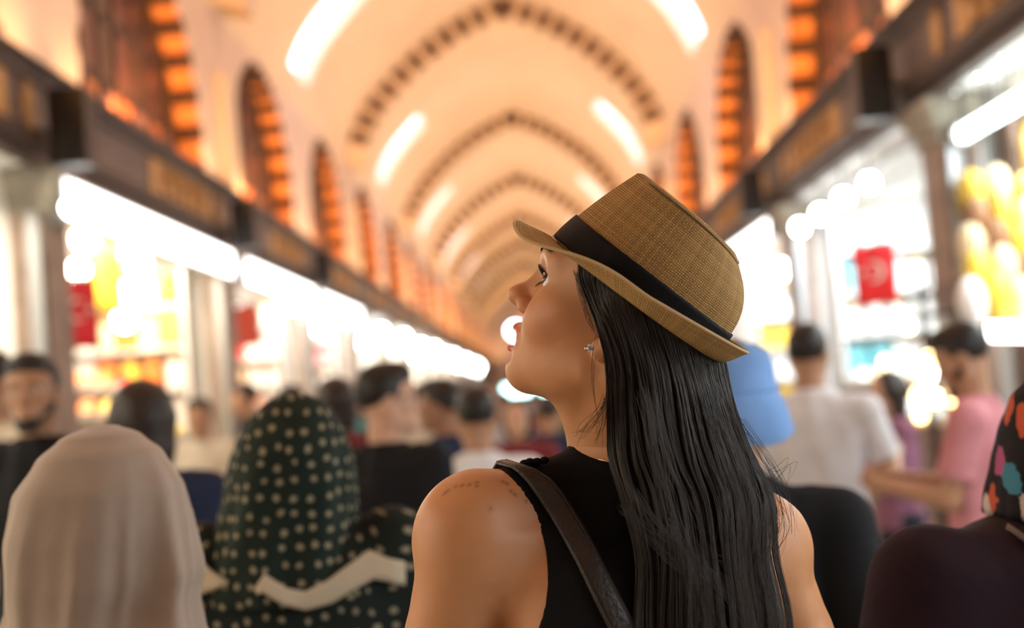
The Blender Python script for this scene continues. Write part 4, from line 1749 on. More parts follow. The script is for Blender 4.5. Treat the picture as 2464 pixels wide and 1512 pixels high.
def straw(name, c1, c2):
    m = mat(name, c1, .75, spec=.25)
    nt = m.node_tree
    b = nt.nodes['Principled BSDF']
    N = nt.nodes.new
    uv = N('ShaderNodeUVMap')
    sep = N('ShaderNodeSeparateXYZ')
    nt.links.new(uv.outputs[0], sep.inputs[0])

    def mth(op, a, b_=None):
        n = N('ShaderNodeMath')
        n.operation = op
        for i, q in enumerate((a, b_)):
            if q is None:
                continue
            if isinstance(q, (int, float)):
                n.inputs[i].default_value = q
            else:
                nt.links.new(q, n.inputs[i])
        return n.outputs[0]
    nz = N('ShaderNodeTexNoise')
    nz.inputs['Scale'].default_value = .22
    nt.links.new(uv.outputs[0], nz.inputs['Vector'])
    wob = mth('MULTIPLY', nz.outputs[0], .9)
    U_, V_ = mth('ADD', sep.outputs[0], wob), mth('ADD', sep.outputs[1], wob)
    su = mth('ABSOLUTE', mth('SINE', mth('MULTIPLY', U_, PI)))
    sv = mth('ABSOLUTE', mth('SINE', mth('MULTIPLY', V_, PI)))
    hgt = mth('POWER', mth('MULTIPLY', su, sv), .6)
    par = mth('PINGPONG', mth('ADD', mth('FLOOR', U_), mth('FLOOR', V_)), 1.0)
    th = N('ShaderNodeTexWhiteNoise')
    th.noise_dimensions = '1D'
    nt.links.new(mth('FLOOR', V_), th.inputs['W'])
    th2 = N('ShaderNodeTexWhiteNoise')
    th2.noise_dimensions = '1D'
    nt.links.new(mth('FLOOR', U_), th2.inputs['W'])
    tone = mth('ADD', mth('MULTIPLY', mth('ADD', th.outputs[0], th2.outputs[0]), .17), mth('MULTIPLY', par, .12))
    fac = mth('ADD', mth('MULTIPLY', hgt, .72), tone)
    r = N('ShaderNodeValToRGB')
    r.color_ramp.elements[0].color = (*c2, 1)
    r.color_ramp.elements[1].color = (*c1, 1)
    r.color_ramp.elements[0].position = .2
    r.color_ramp.elements[1].position = .95
    nt.links.new(fac, r.inputs[0])
    nt.links.new(r.outputs[0], b.inputs['Base Color'])
    bp = N('ShaderNodeBump')
    bp.inputs['Strength'].default_value = .7
    bp.inputs['Distance'].default_value = .0012
    nt.links.new(mth('ADD', hgt, mth('MULTIPLY', par, .25)), bp.inputs['Height'])
    nt.links.new(bp.outputs[0], b.inputs['Normal'])
    return m


STRAW = straw('woven_straw', (.64, .385, .135), (.17, .08, .024))
THREAD = .00235
HA, HB = .0945, .0840           # half length, half width at the band


def grid_mesh(name, fn, nu, nv, us, vs, uvf):
    P = np.array([[fn(us[i], vs[j]) for j in range(nv)] for i in range(nu)])
    F_ = np.array([[i * nv + j, (i + 1) * nv + j, (i + 1) * nv + j + 1, i * nv + j + 1] for i in range(nu - 1) for j in range(nv - 1)])
    me = np_mesh(name, P.reshape(-1, 3), F_)
    uvl = me.uv_layers.new(name='UVMap')
    UV = np.array([[uvf(us[i], vs[j]) for j in range(nv)] for i in range(nu)]).reshape(-1, 2)
    li = np.zeros(len(me.loops), np.int32)
    me.loops.foreach_get('vertex_index', li)
    uvl.data.foreach_set('uv', UV[li].astype(np.float32).ravel())
    return me


def crown_side(phi, h):
    """phi 0 front, + to her left; h 0..1 up the side"""
    c, s_ = math.cos(phi), math.sin(phi)
    Hh = .0955 + .003 * c - .006 * (c < 0) * c * c
    if c > 0:
        ins = .028 * c * c * h ** 1.15
    else:
        ins = c * c * (.006 * h + .030 * h ** 4)
    ins += .010 * s_ * s_ * h ** 1.4
    pinch = .0085 * math.exp(-((abs(phi) - math.radians(38)) / math.radians(17)) ** 2) * h ** 2
    bul = .0045 * math.sin(PI * min(h, 1)) * (1 if c < .3 else .4)
    k = 1 - (ins + pinch - bul) / HA
    return np.array([-HB * s_ * k, HA * c * k, Hh * h])


def crown(phi, v):
    if v <= 1:
        return crown_side(phi, v)
    e = crown_side(phi, 1.0)
    r = 1 - (v - 1)               # 1 at the rim, 0 in the middle
    c = math.cos(phi)
    rim = .006 * math.sin(PI * min(1, (1 - r) / .22)) if r > .78 else 0
    dent = .020 * (1 - min(1, max(0, (r - .12) / .70)) ** 2) if r < .82 else 0
    y = e[1] * r
    return np.array([e[0] * r, y, e[2] + rim * .55 - dent - .004 * (1 - r)])


vs = [i / 22 for i in range(22)] + [.985, 1.0, 1.03, 1.07, 1.12, 1.17, 1.22, 1.3, 1.4, 1.55, 1.7, 1.85, 2.0]
NU = 121
us = [-PI + 2 * PI * i / (NU - 1) for i in range(NU)]
circ = 2 * PI * .093
me = grid_mesh('crown', crown, NU, len(vs), us, vs,
               lambda p, v: (p / (2 * PI) * circ / THREAD, v * .106 / THREAD) if v <= 1 else
               ((crown(p, v)[0]) / THREAD, crown(p, v)[1] / THREAD + 45.3))
cr = link('crown', me, STRAW, hat)
sd = cr.modifiers.new('thick', 'SOLIDIFY')
sd.thickness, sd.offset = .0016, -1


def brim_turn(phi):
    w_ = (1 - math.cos(phi)) / 2
    x = min(1, max(0, (w_ - .10) / .42))
    x = x * x * (3 - 2 * x)
    x2 = min(1, max(0, (w_ - .62) / .38))
    dip = math.exp(-((abs(phi) - math.radians(38)) / math.radians(24)) ** 2)
    return math.radians(-11 + 48 * x + 24 * x2 - 13 * dip), (.040 - .008 * x + .003 * x2)


def brim(phi, t, off=0.0):
    a1, wb = brim_turn(phi)
    c, s_ = math.cos(phi), math.sin(phi)
    n = np.array([-s_ / HB, c / HA, 0])
    n /= np.linalg.norm(n)
    o_, z_ = 0.0, 0.0
    K_ = 8
    for i in range(K_):
        q = t * (i + .5) / K_
        a = math.radians(-4) + (a1 - math.radians(-4)) * min(1, (q * 1.7)) ** .8
        o_ += math.cos(a) * wb * t / K_
        z_ += math.sin(a) * wb * t / K_
    return np.array([-HB * s_, HA * c, 0.0]) + n * (o_ + .0006) + np.array([0, 0, z_])


tv = [i / 12 for i in range(13)]
me = grid_mesh('brim', brim, NU, len(tv), us, tv, lambda p, t: (p / (2 * PI) * circ * 1.25 / THREAD + .37 * t * 10, t * .036 / THREAD))
bo = link('brim', me, STRAW, hat)
sd = bo.modifiers.new('thick', 'SOLIDIFY')
sd.thickness, sd.offset = .0018, 0
rimp = [brim(p, 1.0) for p in us]
MB().tube(rimp, .00165, 6, cap=False).build('brim_edge', straw('straw_edge', (.56, .38, .19), (.2, .11, .045)), bo, True)
RIB = mat('ribbon_satin', (.0042, .0042, .0065), .6, spec=.18, bump=.25, bscale=700)


def ribbon(phi, v):
    h = .035 + (.325 - .035) * v
    p = crown_side(phi, h)
    n = np.array([-math.sin(phi) / HB, math.cos(phi) / HA, 0.12])
    n /= np.linalg.norm(n)
    return p + n * (.0016 + .0004 * math.sin(PI * v))


me = grid_mesh('ribbon', ribbon, NU, 9, us, [i / 8 for i in range(9)], lambda p, v: (p, v))
ro = link('ribbon', me, RIB, hat)
sd = ro.modifiers.new('thick', 'SOLIDIFY')
sd.thickness, sd.offset = .0012, 0
# stitched seam along the crown's upper edge
sp = [crown_side(p, .985) * np.array([1.004, 1.004, 1.0]) for p in np.linspace(math.radians(60), math.radians(300), 60)]
MB().tube([tuple(q) for q in sp], .00075, 5).build('seam', mat('seam_thread', (.10, .055, .022), .8), cr, True)

# ------------------------------------------------------------------ ear stud, necklace, shoulder bag
stud = empty('ear_stud')
ew = HEAD.to_w((-.0755, .004, -.0265))
dirs = A(1418, 838, 1.288)
stud.location = tuple(dirs)
tag(stud, 'sparkling clustered ear stud in her left ear lobe', 'earring')
GEM = mat('gem', (.9, .9, .95), .02, trans=.6, spec=1.0, coat=1.0)
SILV = mat('silver', (.85, .83, .80), .12, metal=1.0)
rr, uu_ = img_dir(1, 0, 0), img_dir(0, 1, 0)
for a in range(5):
    q = (rr * math.cos(a * 2 * PI / 4) + uu_ * math.sin(a * 2 * PI / 4)) * (.0027 if a < 4 else 0) - img_dir(0, 0, 1) * (.001 if a < 4 else .002)
    g = bmesh.new()
    bmesh.ops.create_icosphere(g, subdivisions=1, radius=.0021)
    m_ = bpy.data.meshes.new('gem')
    g.to_mesh(m_)
    g.free()
    o = link('gem', m_, GEM if a % 2 else SILV, stud, tuple(q))
MB().lathe([(.0038, -.0006), (.0038, .0006)], 12).build('setting', SILV, stud)
bv_all = bvh_of(np.concatenate([bv, gv]), np.concatenate([bf, gf + len(bv)]))


def hit(px, py, lift=.003):
    d = (Vector(at(px, py, 1)) - CAM).normalized()
    loc, nrm, i, dist = bv_all.ray_cast(CAM, d)
    if loc is None:
        return None, None
    if nrm.dot(d) > 0:
        nrm = -nrm
    return loc + nrm * lift, nrm


bag = empty('shoulder_bag', (0, 0, 0))
tag(bag, 'dark leather shoulder bag, its strap crossing the woman in black', 'bag')
LEATH = mat('dark_leather', (.020, .012, .010), .42, spec=.5, bump=.2, bscale=260)
ctr = [(1232, 1136, 1258, 1131), (1246, 1146, 1285, 1139), (1268, 1168, 1322, 1160), (1296, 1206, 1352, 1192), (1325, 1250, 1382, 1234), (1355, 1300, 1410, 1282), (1388, 1362, 1440, 1342),
       (1420, 1428, 1472, 1408), (1450, 1490, 1505, 1470), (1480, 1550, 1535, 1530), (1520, 1640, 1575, 1620), (1570, 1760, 1622, 1738), (1620, 1880, 1680, 1860)]
L1, L2, NN = [], [], []
for a, b, c, d in ctr:
    p1, n1 = hit(a, b)
    p2, n2_ = hit(c, d)
    if p1 is None or p2 is None:
        continue
    L1.append(p1)
    L2.append(p2)
    NN.append((n1 + n2_).normalized())
# over the shoulder to the front
p0, n0 = L1[0], NN[0]
fw = Vector(by)
for k, (f_, z_) in enumerate(((.035, .004), (.075, -.02))):
    L1.insert(0, p0 + fw * f_ + Vector((0, 0, z_)))
    L2.insert(0, L2[k] * 1.0 + (fw * (f_ if k == 0 else .04) + Vector((0, 0, z_ if k == 0 else -.024))))
    NN.insert(0, (n0 + Vector((0, 0, 1)) + fw * k).normalized())
sb = MB()
sv, sf = [], []
for p1, p2, n in zip(L1, L2, NN):
    for q in range(5):
        m_ = p1.lerp(p2, q / 4)
        sv.append(m_ + n * (.0012 * math.sin(PI * q / 4)))
for i in range(len(L1) - 1):
    for q in range(4):
        sf.append((i * 5 + q, i * 5 + q + 1, (i + 1) * 5 + q + 1, (i + 1) * 5 + q))
sb.add(sv, sf)
so = sb.build('strap', LEATH, bag, True)
sd = so.modifiers.new('thick', 'SOLIDIFY')
sd.thickness, sd.offset = .0028, 1
for Lx, inw in ((L1, .08), (L2, -.08)):
    st_ = [a + (b - a) * .09 + n * .0032 for a, b, n in zip(L1, L2, NN)] if inw > 0 else [b + (a - b) * .09 + n * .0032 for a, b, n in zip(L1, L2, NN)]
    MB().tube(st_, .0005, 4).build('stitching', mat('stitch', (.05, .035, .03), .7), so, True)
bb = MB()
bc = BODY.to_w((.24, .03, -.62))
pr = [(-.13, -.09), (.13, -.09), (.14, .02), (.12, .09), (-.12, .09), (-.14, .02)]
bb.prism(pr, 1, -.035, .035)
bo2 = bb.build('pouch', LEATH, bag)
bo2.location = tuple(bc)
bo2.rotation_euler = (0, 0, math.radians(65))
MB().prism([(-.12, 0), (.12, 0), (.125, .095), (-.125, .095)], 1, -.042, -.036).build('flap', LEATH, bo2)
nk = MB()
for i in range(22):
    a = 2 * PI * i / 22
neckc = NB + (neck_top - NB) * .385
axis = (neck_top - NB) / np.linalg.norm(neck_top - NB)
e1 = np.cross(axis, by)
e1 /= np.linalg.norm(e1)
e2 = np.cross(axis, e1)
nk.tube([tuple(neckc + (e1 * math.cos(2 * PI * i / 40) + e2 * math.sin(2 * PI * i / 40)) * .0565) for i in range(41)], .0008, 5, cap=False)
no = nk.build('necklace', mat('gold_chain', (.9, .6, .25), .15, metal=1), None, True)
tag(no, 'thin gold chain necklace at the collar of the black top', 'necklace')


# ------------------------------------------------------------------ the crowd
SK = [skin_mat('skin_light', (.62, .36, .24), pores=False), skin_mat('skin_tan', (.45, .24, .14), pores=False), skin_mat('skin_brown', (.34, .17, .10), pores=False)]
HAIRB = mat('hair_black', (.010, .007, .006), .5)
HAIRD = mat('hair_brown', (.022, .012, .009), .5)


def cloth(name, col, var=.12):
    return mat('cloth_' + name, col, .85, var=var, vscale=14, bump=.3, bscale=24, spec=.2)


def finish(name, F, m, root, off, it=1):
    v, f = F.nets()
    if len(v) == 0:
        return None
    v = relax(v, f, it, .5)
    me = np_mesh(name, v - off, f)
    if m in SK or m.name.startswith('skin'):
        paint(me, np.ones((len(v), 3)))
    return link(name, me, m, root)


def crowd_person(label, px, py, d, yaw=0.0, shirt=None, pants=None, hairm=None, style='short', skin=1, sleeve='short', male=True,
                 head_yaw=0.0, head_pitch=0.0, h=.009, arms=None, glasses=False, beard=False, wide=1.0, fine=None, group='people in the crowd'):
    """px, py: middle of the head in the photograph, d its distance; yaw 0 walks away, 90 faces picture left, 180 faces the lens"""
    hd = np.array(at(px, py, d))
    sc = max(.84, min(1.10, hd[2] / 1.575))
    R = rot('Z', yaw)
    off = np.array([hd[0], hd[1], 0.0]) - R @ np.array([0, .02 * sc, 0])
    fr = Frame(R, off, sc)
    root = empty('person', tuple(off))
    tag(root, label, 'person', group)
    zoff = hd[2] / sc
    HR = R @ rot('Z', head_yaw) @ rot('X', head_pitch)
    hfr = Frame(HR, hd, sc * (1.04 if male else .99))
    fine = (h < .0075) if fine is None else fine
    sk = SK[skin]
    sw = (.188 if male else .168) * wide
    zs = 1.375 - .02 * (wide > 1.0)
    S = [np.array([-sw, -.005, zs]), np.array([sw, -.005, zs])]
    arms = arms or (None, None)
    E, Wp = [], []
    for i, s in enumerate((-1, 1)):
        a = arms[i] or ((s * .05, -.02, -.29), (s * .01, .06, -.245))
        E.append(S[i] + np.array(a[0]))
        Wp.append(E[i] + np.array(a[1]))
    ext = np.array([.42, .42, 0]) * sc
    # skin: head, neck, arms with hands
    F = Field(np.array([off[0], off[1], .72 * sc]) - ext - .05, np.array([off[0], off[1], hd[2] + .17]) + ext, h)
    add_head(F, hfr, male=male, fine=fine)
    F.cap((0, -.005, 1.38), (0, .0, zoff - .03), .06, .054, k=.03, fr=fr)
    F.cap((-.1, -.01, 1.33), (.1, -.01, 1.33), .045, .045, k=.02, fr=fr)
    F.cap((0, 0, 1.28), (0, 0, 1.05), .075, .075, k=.02, fr=fr)
    for i, s in enumerate((-1, 1)):
        F.cap(S[i] + np.array([0, 0, -.01]), E[i], .041, .038, k=.010, fr=fr)
        F.cap(E[i], Wp[i], .039, .026, k=.012, fr=fr)
        w_, dv = fr.to_w(Wp[i]), fr.R @ (Wp[i] - E[i])
        hand(F, w_, dv, fr.R @ np.array([-s * .3, 1, .1]), fr.R @ np.array([-s, 0, 0.0]), .3)
    finish('body', F, sk, root, off)
    # shirt
    F = Field(np.array([off[0], off[1], .70 * sc]) - ext - .05, np.array([off[0], off[1], 1.56 * sc]) + ext, h)
    k_ = wide
    ph = RNG.uniform(0, 6)
    F.loft([(1.455, 0, -.005, .068, .065), (1.435, 0, -.008, .092 * k_, .074), (1.41, 0, -.008, .128 * k_, .084), (1.37, 0, -.008, .160 * k_, .096), (1.30, 0, -.004, .176 * k_, .110),
            (1.2, 0, 0, .172 * k_, .118), (1.05, 0, .004, .160 * k_, .115), (.92, 0, .004, .168 * k_, .122), (.84, 0, 0, .175 * k_, .125)],
           k=.02, fr=fr, fold=lambda th, z: .0035 * np.sin(th * 7 + z * 9 + ph) + .003 * np.sin(th * 4 - z * 17 + ph))
    for i, s in enumerate((-1, 1)):
        F.cap(S[i] + np.array([-s * .05, 0, .012]), S[i], .062, .060, k=.03, fr=fr)
        if sleeve == 'short':
            F.cap(S[i], S[i] + (E[i] - S[i]) * .72, .062, .066, k=.02, fr=fr, flat='b')
        elif sleeve == 'long':
            F.cap(S[i], E[i], .060, .052, k=.02, fr=fr)
            F.cap(E[i], E[i] + (Wp[i] - E[i]) * .95, .052, .042, k=.02, fr=fr, flat='b')
    finish('shirt', F, shirt, root, off)
    # trousers and shoes
    F = Field(np.array([off[0], off[1], 0.02]) - np.array([.3, .3, 0]), np.array([off[0], off[1], 1.0 * sc]) + np.array([.3, .3, 0]), max(h, .012))
    F.ell((0, 0, .90), (.165, .118, .13), k=.03, fr=fr)
    for s in (-1, 1):
        st = RNG.uniform(-.08, .12)
        F.cap((s * .085, 0, .88), (s * .10, st * .6 + .02, .48), .090, .066, k=.02, fr=fr)
        F.cap((s * .10, st * .6 + .02, .48), (s * .105, st - .03, .07), .066, .056, k=.03, fr=fr, flat='b')
        G = Field(fr.to_w((s * .105, st, .05)) - np.array([.22, .22, .055]), fr.to_w((s * .105, st, .05)) + np.array([.22, .22, .09]), .010)
        G.cap((s * .105, st - .05, .045), (s * .115, st + .12, .036), .046, .038, k=.02, fr=fr)
        G.cap((s * .105, st - .05, .045), (s * .105, st - .04, .10), .045, .042, k=.02, fr=fr)
        v, f = G.nets()
        v[:, 2] = np.maximum(v[:, 2], .001)
        link('shoe', np_mesh('shoe', v - off, f), mat('shoe_dark', (.03, .025, .022), .5), root)
    finish('trousers', F, pants, root, off)
    # hair
    F = Field(hd - .17 * sc - np.array([0, 0, .12]), hd + .17 * sc, min(h, .008))
    if style in ('short', 'crop'):
        F.ell((0, -.014, .052), (.080, .094, .088), k=.02, fr=hfr)
        F.ell((0, .045, .10), (.058, .042, .036), k=.03, fr=hfr)
        F.ell((0, .085, -.005), (.10, .075, .072), k=.02, fr=hfr, op='sub')
        F.ell((0, .0, -.125), (.13, .13, .078), k=.025, fr=hfr, op='sub')
        for s in (-1, 1):
            F.ell((s * .085, .0, -.008), (.022, .026, .036), k=.008, fr=hfr, op='sub')
    elif style == 'bob':
        F.ell((0, -.018, .045), (.092, .104, .094), k=.02, fr=hfr)
        F.loft([(-.115, 0, -.03, .080, .070), (-.06, 0, -.025, .092, .085), (.03, 0, -.02, .094, .10)], k=.03, fr=hfr)
        F.ell((0, .105, -.02), (.085, .085, .10), k=.02, fr=hfr, op='sub')
    elif style == 'long':
        F.ell((0, -.018, .045), (.088, .104, .094), k=.02, fr=hfr)
        F.loft([(-.20, 0, -.075, .085, .035), (-.10, 0, -.045, .085, .06), (.03, 0, -.02, .09, .10)], k=.03, fr=hfr)
        F.ell((0, .105, -.02), (.085, .09, .11), k=.02, fr=hfr, op='sub')
    if style != 'none':
        finish('hair', F, hairm or HAIRB, root, off, 2)
    if beard:
        F = Field(hd - .16, hd + .12, .006)
        F.cap((-.055, .02, -.03), (-.014, .076, -.080), .020, .019, k=.02, fr=hfr)
        F.cap((.055, .02, -.03), (.014, .076, -.080), .020, .019, k=.02, fr=hfr)
        F.ell((0, .078, -.082), (.028, .024, .024), k=.02, fr=hfr)
        F.ell((0, .11, -.044), (.024, .03, .012), k=.01, fr=hfr, op='sub')
        finish('beard', F, HAIRB, root, off)
    if fine:
        for s in (-1, 1):
            e = MB().sphere((0, 0, 0), .0128 * sc, 12, 8).build('eye', MATS['sclera'], root, True)
            pose(e, Frame(HR, hfr.to_w((s * .0330, .0668, .0185))), off)
            i_ = MB().sphere((0, .0095 * sc, 0), .0062 * sc, 8, 6).build('iris', MATS['iris_brown'], e, True)
            b = MB().tube([(s * .012, .090, .037), (s * .030, .086, .0425), (s * .049, .072, .038)], [.003, .0036, .002], 6).build('eyebrow', HAIRB, root, True)
            pose(b, hfr, off)
    if glasses:
        g = MB()
        for s in (-1, 1):
            g.tube([(s * .033 + .021 * math.cos(a * PI / 8), .094, .016 + .017 * math.sin(a * PI / 8)) for a in range(17)], .0016, 5, cap=False)
            g.tube([(s * .054, .093, .02), (s * .074, .05, .022), (s * .078, -.005, .018)], .0016, 5)
        g.tube([(-.012, .097, .018), (.012, .097, .018)], .0016, 5)
        o = g.build('glasses', BLACK, root)
        pose(o, hfr, off)
    return root, fr, hfr, off


C = {n: cloth(n, c) for n, c in dict(black=(.010, .010, .012), navy=(.016, .024, .055), white=(.74, .74, .77), grey=(.42, .40, .42), pink=(.60, .24, .27),
     mauve=(.26, .11, .17), maroon=(.18, .03, .035), cream=(.58, .50, .40), teal=(.06, .17, .18), red=(.40, .05, .04), olive=(.12, .11, .06), sky=(.25, .38, .60)).items()}
PN = cloth('trouser_dark', (.025, .028, .04))
PB = cloth('trouser_blue', (.05, .08, .16))
PK = cloth('trouser_khaki', (.22, .17, .11))

crowd_person('man in a black tee facing the lens at the far left', 80, 957, 4.7, 168, C['black'], PN, skin=1, h=.007, head_yaw=14, beard=True)
crowd_person('person with dark bobbed hair and navy top seen behind the beige headscarf', 345, 1028, 3.9, 8, C['navy'], PB, HAIRD, 'bob', 0, male=False)
crowd_person('man in a black tee with glasses turned right beside the green headscarf', 932, 975, 4.6, -32, C['black'], PN, skin=0, h=.007, head_yaw=-40, glasses=True)
crowd_person('man in a pale grey shirt seen from behind next to the man in black tee', 1146, 1014, 5.3, 8, C['white'], PB, skin=1, sleeve='short', wide=1.05)
crowd_person('dark-haired man in navy looking left behind the pale grey shirt', 1062, 985, 6.2, 70, C['navy'], PN, skin=2)
wt, wfr, _, _ = crowd_person('man in a loose white tee seen from behind at right, arm held forward', 1946, 862, 5.75, -22, C['white'], PN, skin=1, sleeve='short', wide=1.12,
                             arms=(None, ((.07, .05, -.27), (-.02, .26, .06))))
crowd_person('bearded man in a pink shirt looking down at right', 2322, 870, 4.9, 62, C['pink'], PN, skin=1, h=.007, head_pitch=-22, beard=True,
             arms=(((.0, .08, -.27), (.06, .22, .05)), ((0.0, .1, -.26), (-.06, .22, .05))))
crowd_person('woman in a mauve top between the white tee and the pink shirt', 2135, 950, 6.9, 95, C['mauve'], PN, HAIRD, 'long', 0, male=False, sleeve='long',
             arms=(((-.05, .1, -.25), (.06, .2, .08)), ((.05, .1, -.25), (-.06, .2, .08))))
crowd_person('dark-haired person far back above the green headscarf, by the second left shop', 590, 965, 11.5, 100, C['black'], PN, h=.013)
crowd_person('dark-haired person half hidden behind the green headscarf', 806, 978, 6.3, 20, C['maroon'], PN, HAIRD, 'bob', 1, male=False, h=.011)
crowd_person('person cut off by the left edge of the picture', -30, 935, 5.6, 150, C['cream'], PB, HAIRD, 'short', 1, h=.009)
far = [(1245, 1012, 7.4, 175, 'maroon', 'bob', False, 'woman in dark red facing the lens, just below the chin under the straw hat'),
       (1318, 1000, 8.6, 10, 'navy', 'short', True, 'dark-haired man in navy far ahead, left of the neck under the straw hat'),
       (1210, 985, 10.5, 190, 'grey', 'short', True, 'man in grey walking up the aisle, far away'),
       (1360, 985, 11.5, 0, 'black', 'short', True, 'man in black far down the aisle near the trolley'),
       (1010, 972, 9.5, 0, 'cream', 'short', True, 'man in a cream shirt far behind the man with glasses'),
       (880, 968, 10.8, 180, 'teal', 'bob', False, 'woman in teal far behind the man with glasses'),
       (1120, 958, 13.0, 0, 'red', 'short', True, 'man in red far ahead, left of the turquoise sign'),
       (1180, 952, 15.5, 180, 'white', 'bob', False, 'woman in white far up the aisle, left of the turquoise sign'),
       (1290, 962, 17.0, 0, 'maroon', 'short', True, 'man in maroon far up the aisle under the turquoise sign'),
       (700, 985, 8.0, 30, 'grey', 'short', True, 'man in grey hidden behind the green headscarf'),
       (480, 1010, 8.8, 170, 'cream', 'short', True, 'person in cream at the second left shop'),
       (1420, 955, 9.5, 0, 'olive', 'short', True, 'man in olive hidden behind the neck of the woman in the hat'),
       (1700, 905, 9.0, 0, 'grey', 'short', True, 'man in grey hidden behind the long dark hair')]
for i, (px, py, d, yw, c, st, ml, lab) in enumerate(far):
    crowd_person(lab, px, py, d, yw, C[c], [PN, PB, PK][i % 3], [HAIRB, HAIRD][i % 2], st, i % 3, male=ml, h=.012 if d < 10 else .014)

# man in the blue bucket hat
bh, bfr, bhf, boff = crowd_person('person in a black tee and blue bucket hat behind the long dark hair', 1752, 992, 2.6, -12, C['black'], PN, HAIRD, 'short', 1, h=.0075, wide=1.02)
hatb = empty('bucket_hat')
hatb.matrix_world = Matrix([list(bhf.R[i]) + [bhf.t[i]] for i in range(3)] + [[0, 0, 0, 1]])
BLUE = mat('blue_cotton', (.17, .33, .66), .85, var=.25, vscale=9, bump=.25, bscale=200)
pr = [(.128, -.050), (.130, -.046), (.116, .005), (.106, .030), (.103, .038), (.098, .082), (.090, .106), (.070, .118), (.001, .120)]
mb = MB()
n = 36
vs_, fs_ = [], []
for j, (r, z) in enumerate(pr):
    for i in range(n):
        a = 2 * PI * i / n
        wv = .010 * math.sin(3 * a + 1) * (r > .11) + .004 * math.sin(5 * a) * (z > .05)
        vs_.append((r * .90 * math.cos(a), r * 1.05 * math.sin(a) - .008, z + wv))
for j in range(len(pr) - 1):
    for i in range(n):
        fs_.append((j * n + i, j * n + (i + 1) % n, (j + 1) * n + (i + 1) % n, (j + 1) * n + i))
k_ = 3 * n
MB().add(vs_[:5 * n], [f for f in fs_ if max(f) < 5 * n]).build('brim', BLUE, hatb, True)
MB().add(vs_[4 * n:], [tuple(i - 4 * n for i in f) for f in fs_ if min(f) >= 4 * n]).build('crown', BLUE, hatb, True)
MB().tube([(.0935 * math.cos(i * PI / 18), .1085 * math.sin(i * PI / 18) - .008, .034) for i in range(37)], .002, 5, cap=False).build('seam', mat('blue_thread', (.1, .2, .45), .8), hatb)
tag(hatb, 'light blue cotton bucket hat behind the straw hat brim', 'hat')


# ------------------------------------------------------------------ women in headscarves near the lens
def pat_attr(me, V, c, R):
    """unrolled cloth coordinates (around, up) for prints"""
    q = (V - c) @ R
    th = np.arctan2(q[:, 0], -q[:, 1])
    r = np.hypot(q[:, 0], q[:, 1])
    a = me.attributes.new('cloth_uv', 'FLOAT_VECTOR', 'POINT')
    a.data.foreach_set('vector', np.stack([th * np.minimum(r, .16), q[:, 2], np.zeros(len(V))], 1).astype(np.float32).ravel())


def print_mat(name, base, dots, scale, size, randomness=.2, inner=None, rag=.22):
    m = mat(name, base, .8, spec=.2)
    nt = m.node_tree
    b = nt.nodes['Principled BSDF']
    a = nt.nodes.new('ShaderNodeAttribute')
    a.attribute_name = 'cloth_uv'
    v = nt.nodes.new('ShaderNodeTexVoronoi')
    v.voronoi_dimensions = '2D'
    v.inputs['Scale'].default_value = scale
    v.inputs['Randomness'].default_value = randomness
    nz = nt.nodes.new('ShaderNodeTexNoise')
    nz.inputs['Scale'].default_value = scale * 2.2
    nt.links.new(a.outputs['Vector'], nz.inputs['Vector'])
    ad = nt.nodes.new('ShaderNodeMath')
    ad.operation = 'MULTIPLY_ADD'
    ad.inputs[1].default_value = rag
    nt.links.new(nz.outputs[0], ad.inputs[0])
    nt.links.new(a.outputs['Vector'], v.inputs['Vector'])
    nt.links.new(v.outputs['Distance'], ad.inputs[2])
    r = nt.nodes.new('ShaderNodeValToRGB')
    nt.links.new(ad.outputs[0], r.inputs[0])
    r.color_ramp.interpolation = 'EASE'
    els = r.color_ramp.elements
    els[0].position, els[1].position = size + .11, size + .17
    if len(dots) == 1:
        stops = [(size + .11, dots[0]), (size + .17, base)]
        if inner:
            stops = [(.13, inner), (.20, dots[0])] + stops
        while len(els) < len(stops):
            els.new(.99)
        for e_, (p_, c_) in zip(els, stops):
            e_.position = p_
        for e_, (p_, c_) in zip(els, stops):
            e_.color = (*c_, 1)
        nt.links.new(r.outputs[0], b.inputs['Base Color'])
    else:
        els[0].color, els[1].color = (1, 1, 1, 1), (0, 0, 0, 1)
        pick = nt.nodes.new('ShaderNodeValToRGB')
        pick.color_ramp.interpolation = 'CONSTANT'
        pe = pick.color_ramp.elements
        sp = nt.nodes.new('ShaderNodeSeparateColor')
        nt.links.new(v.outputs['Color'], sp.inputs[0])
        nt.links.new(sp.outputs[0], pick.inputs[0])
        for i, c in enumerate(dots):
            e = pe[i] if i < 2 else pe.new(i / len(dots))
            e.position = i / len(dots)
            e.color = (*c, 1)
        mx = nt.nodes.new('ShaderNodeMix')
        mx.data_type = 'RGBA'
        nt.links.new(r.outputs[0], mx.inputs[0])
        mx.inputs[6].default_value = (*base, 1)
        nt.links.new(pick.outputs[0], mx.inputs[7])
        nt.links.new(mx.outputs[2], b.inputs['Base Color'])
    return m


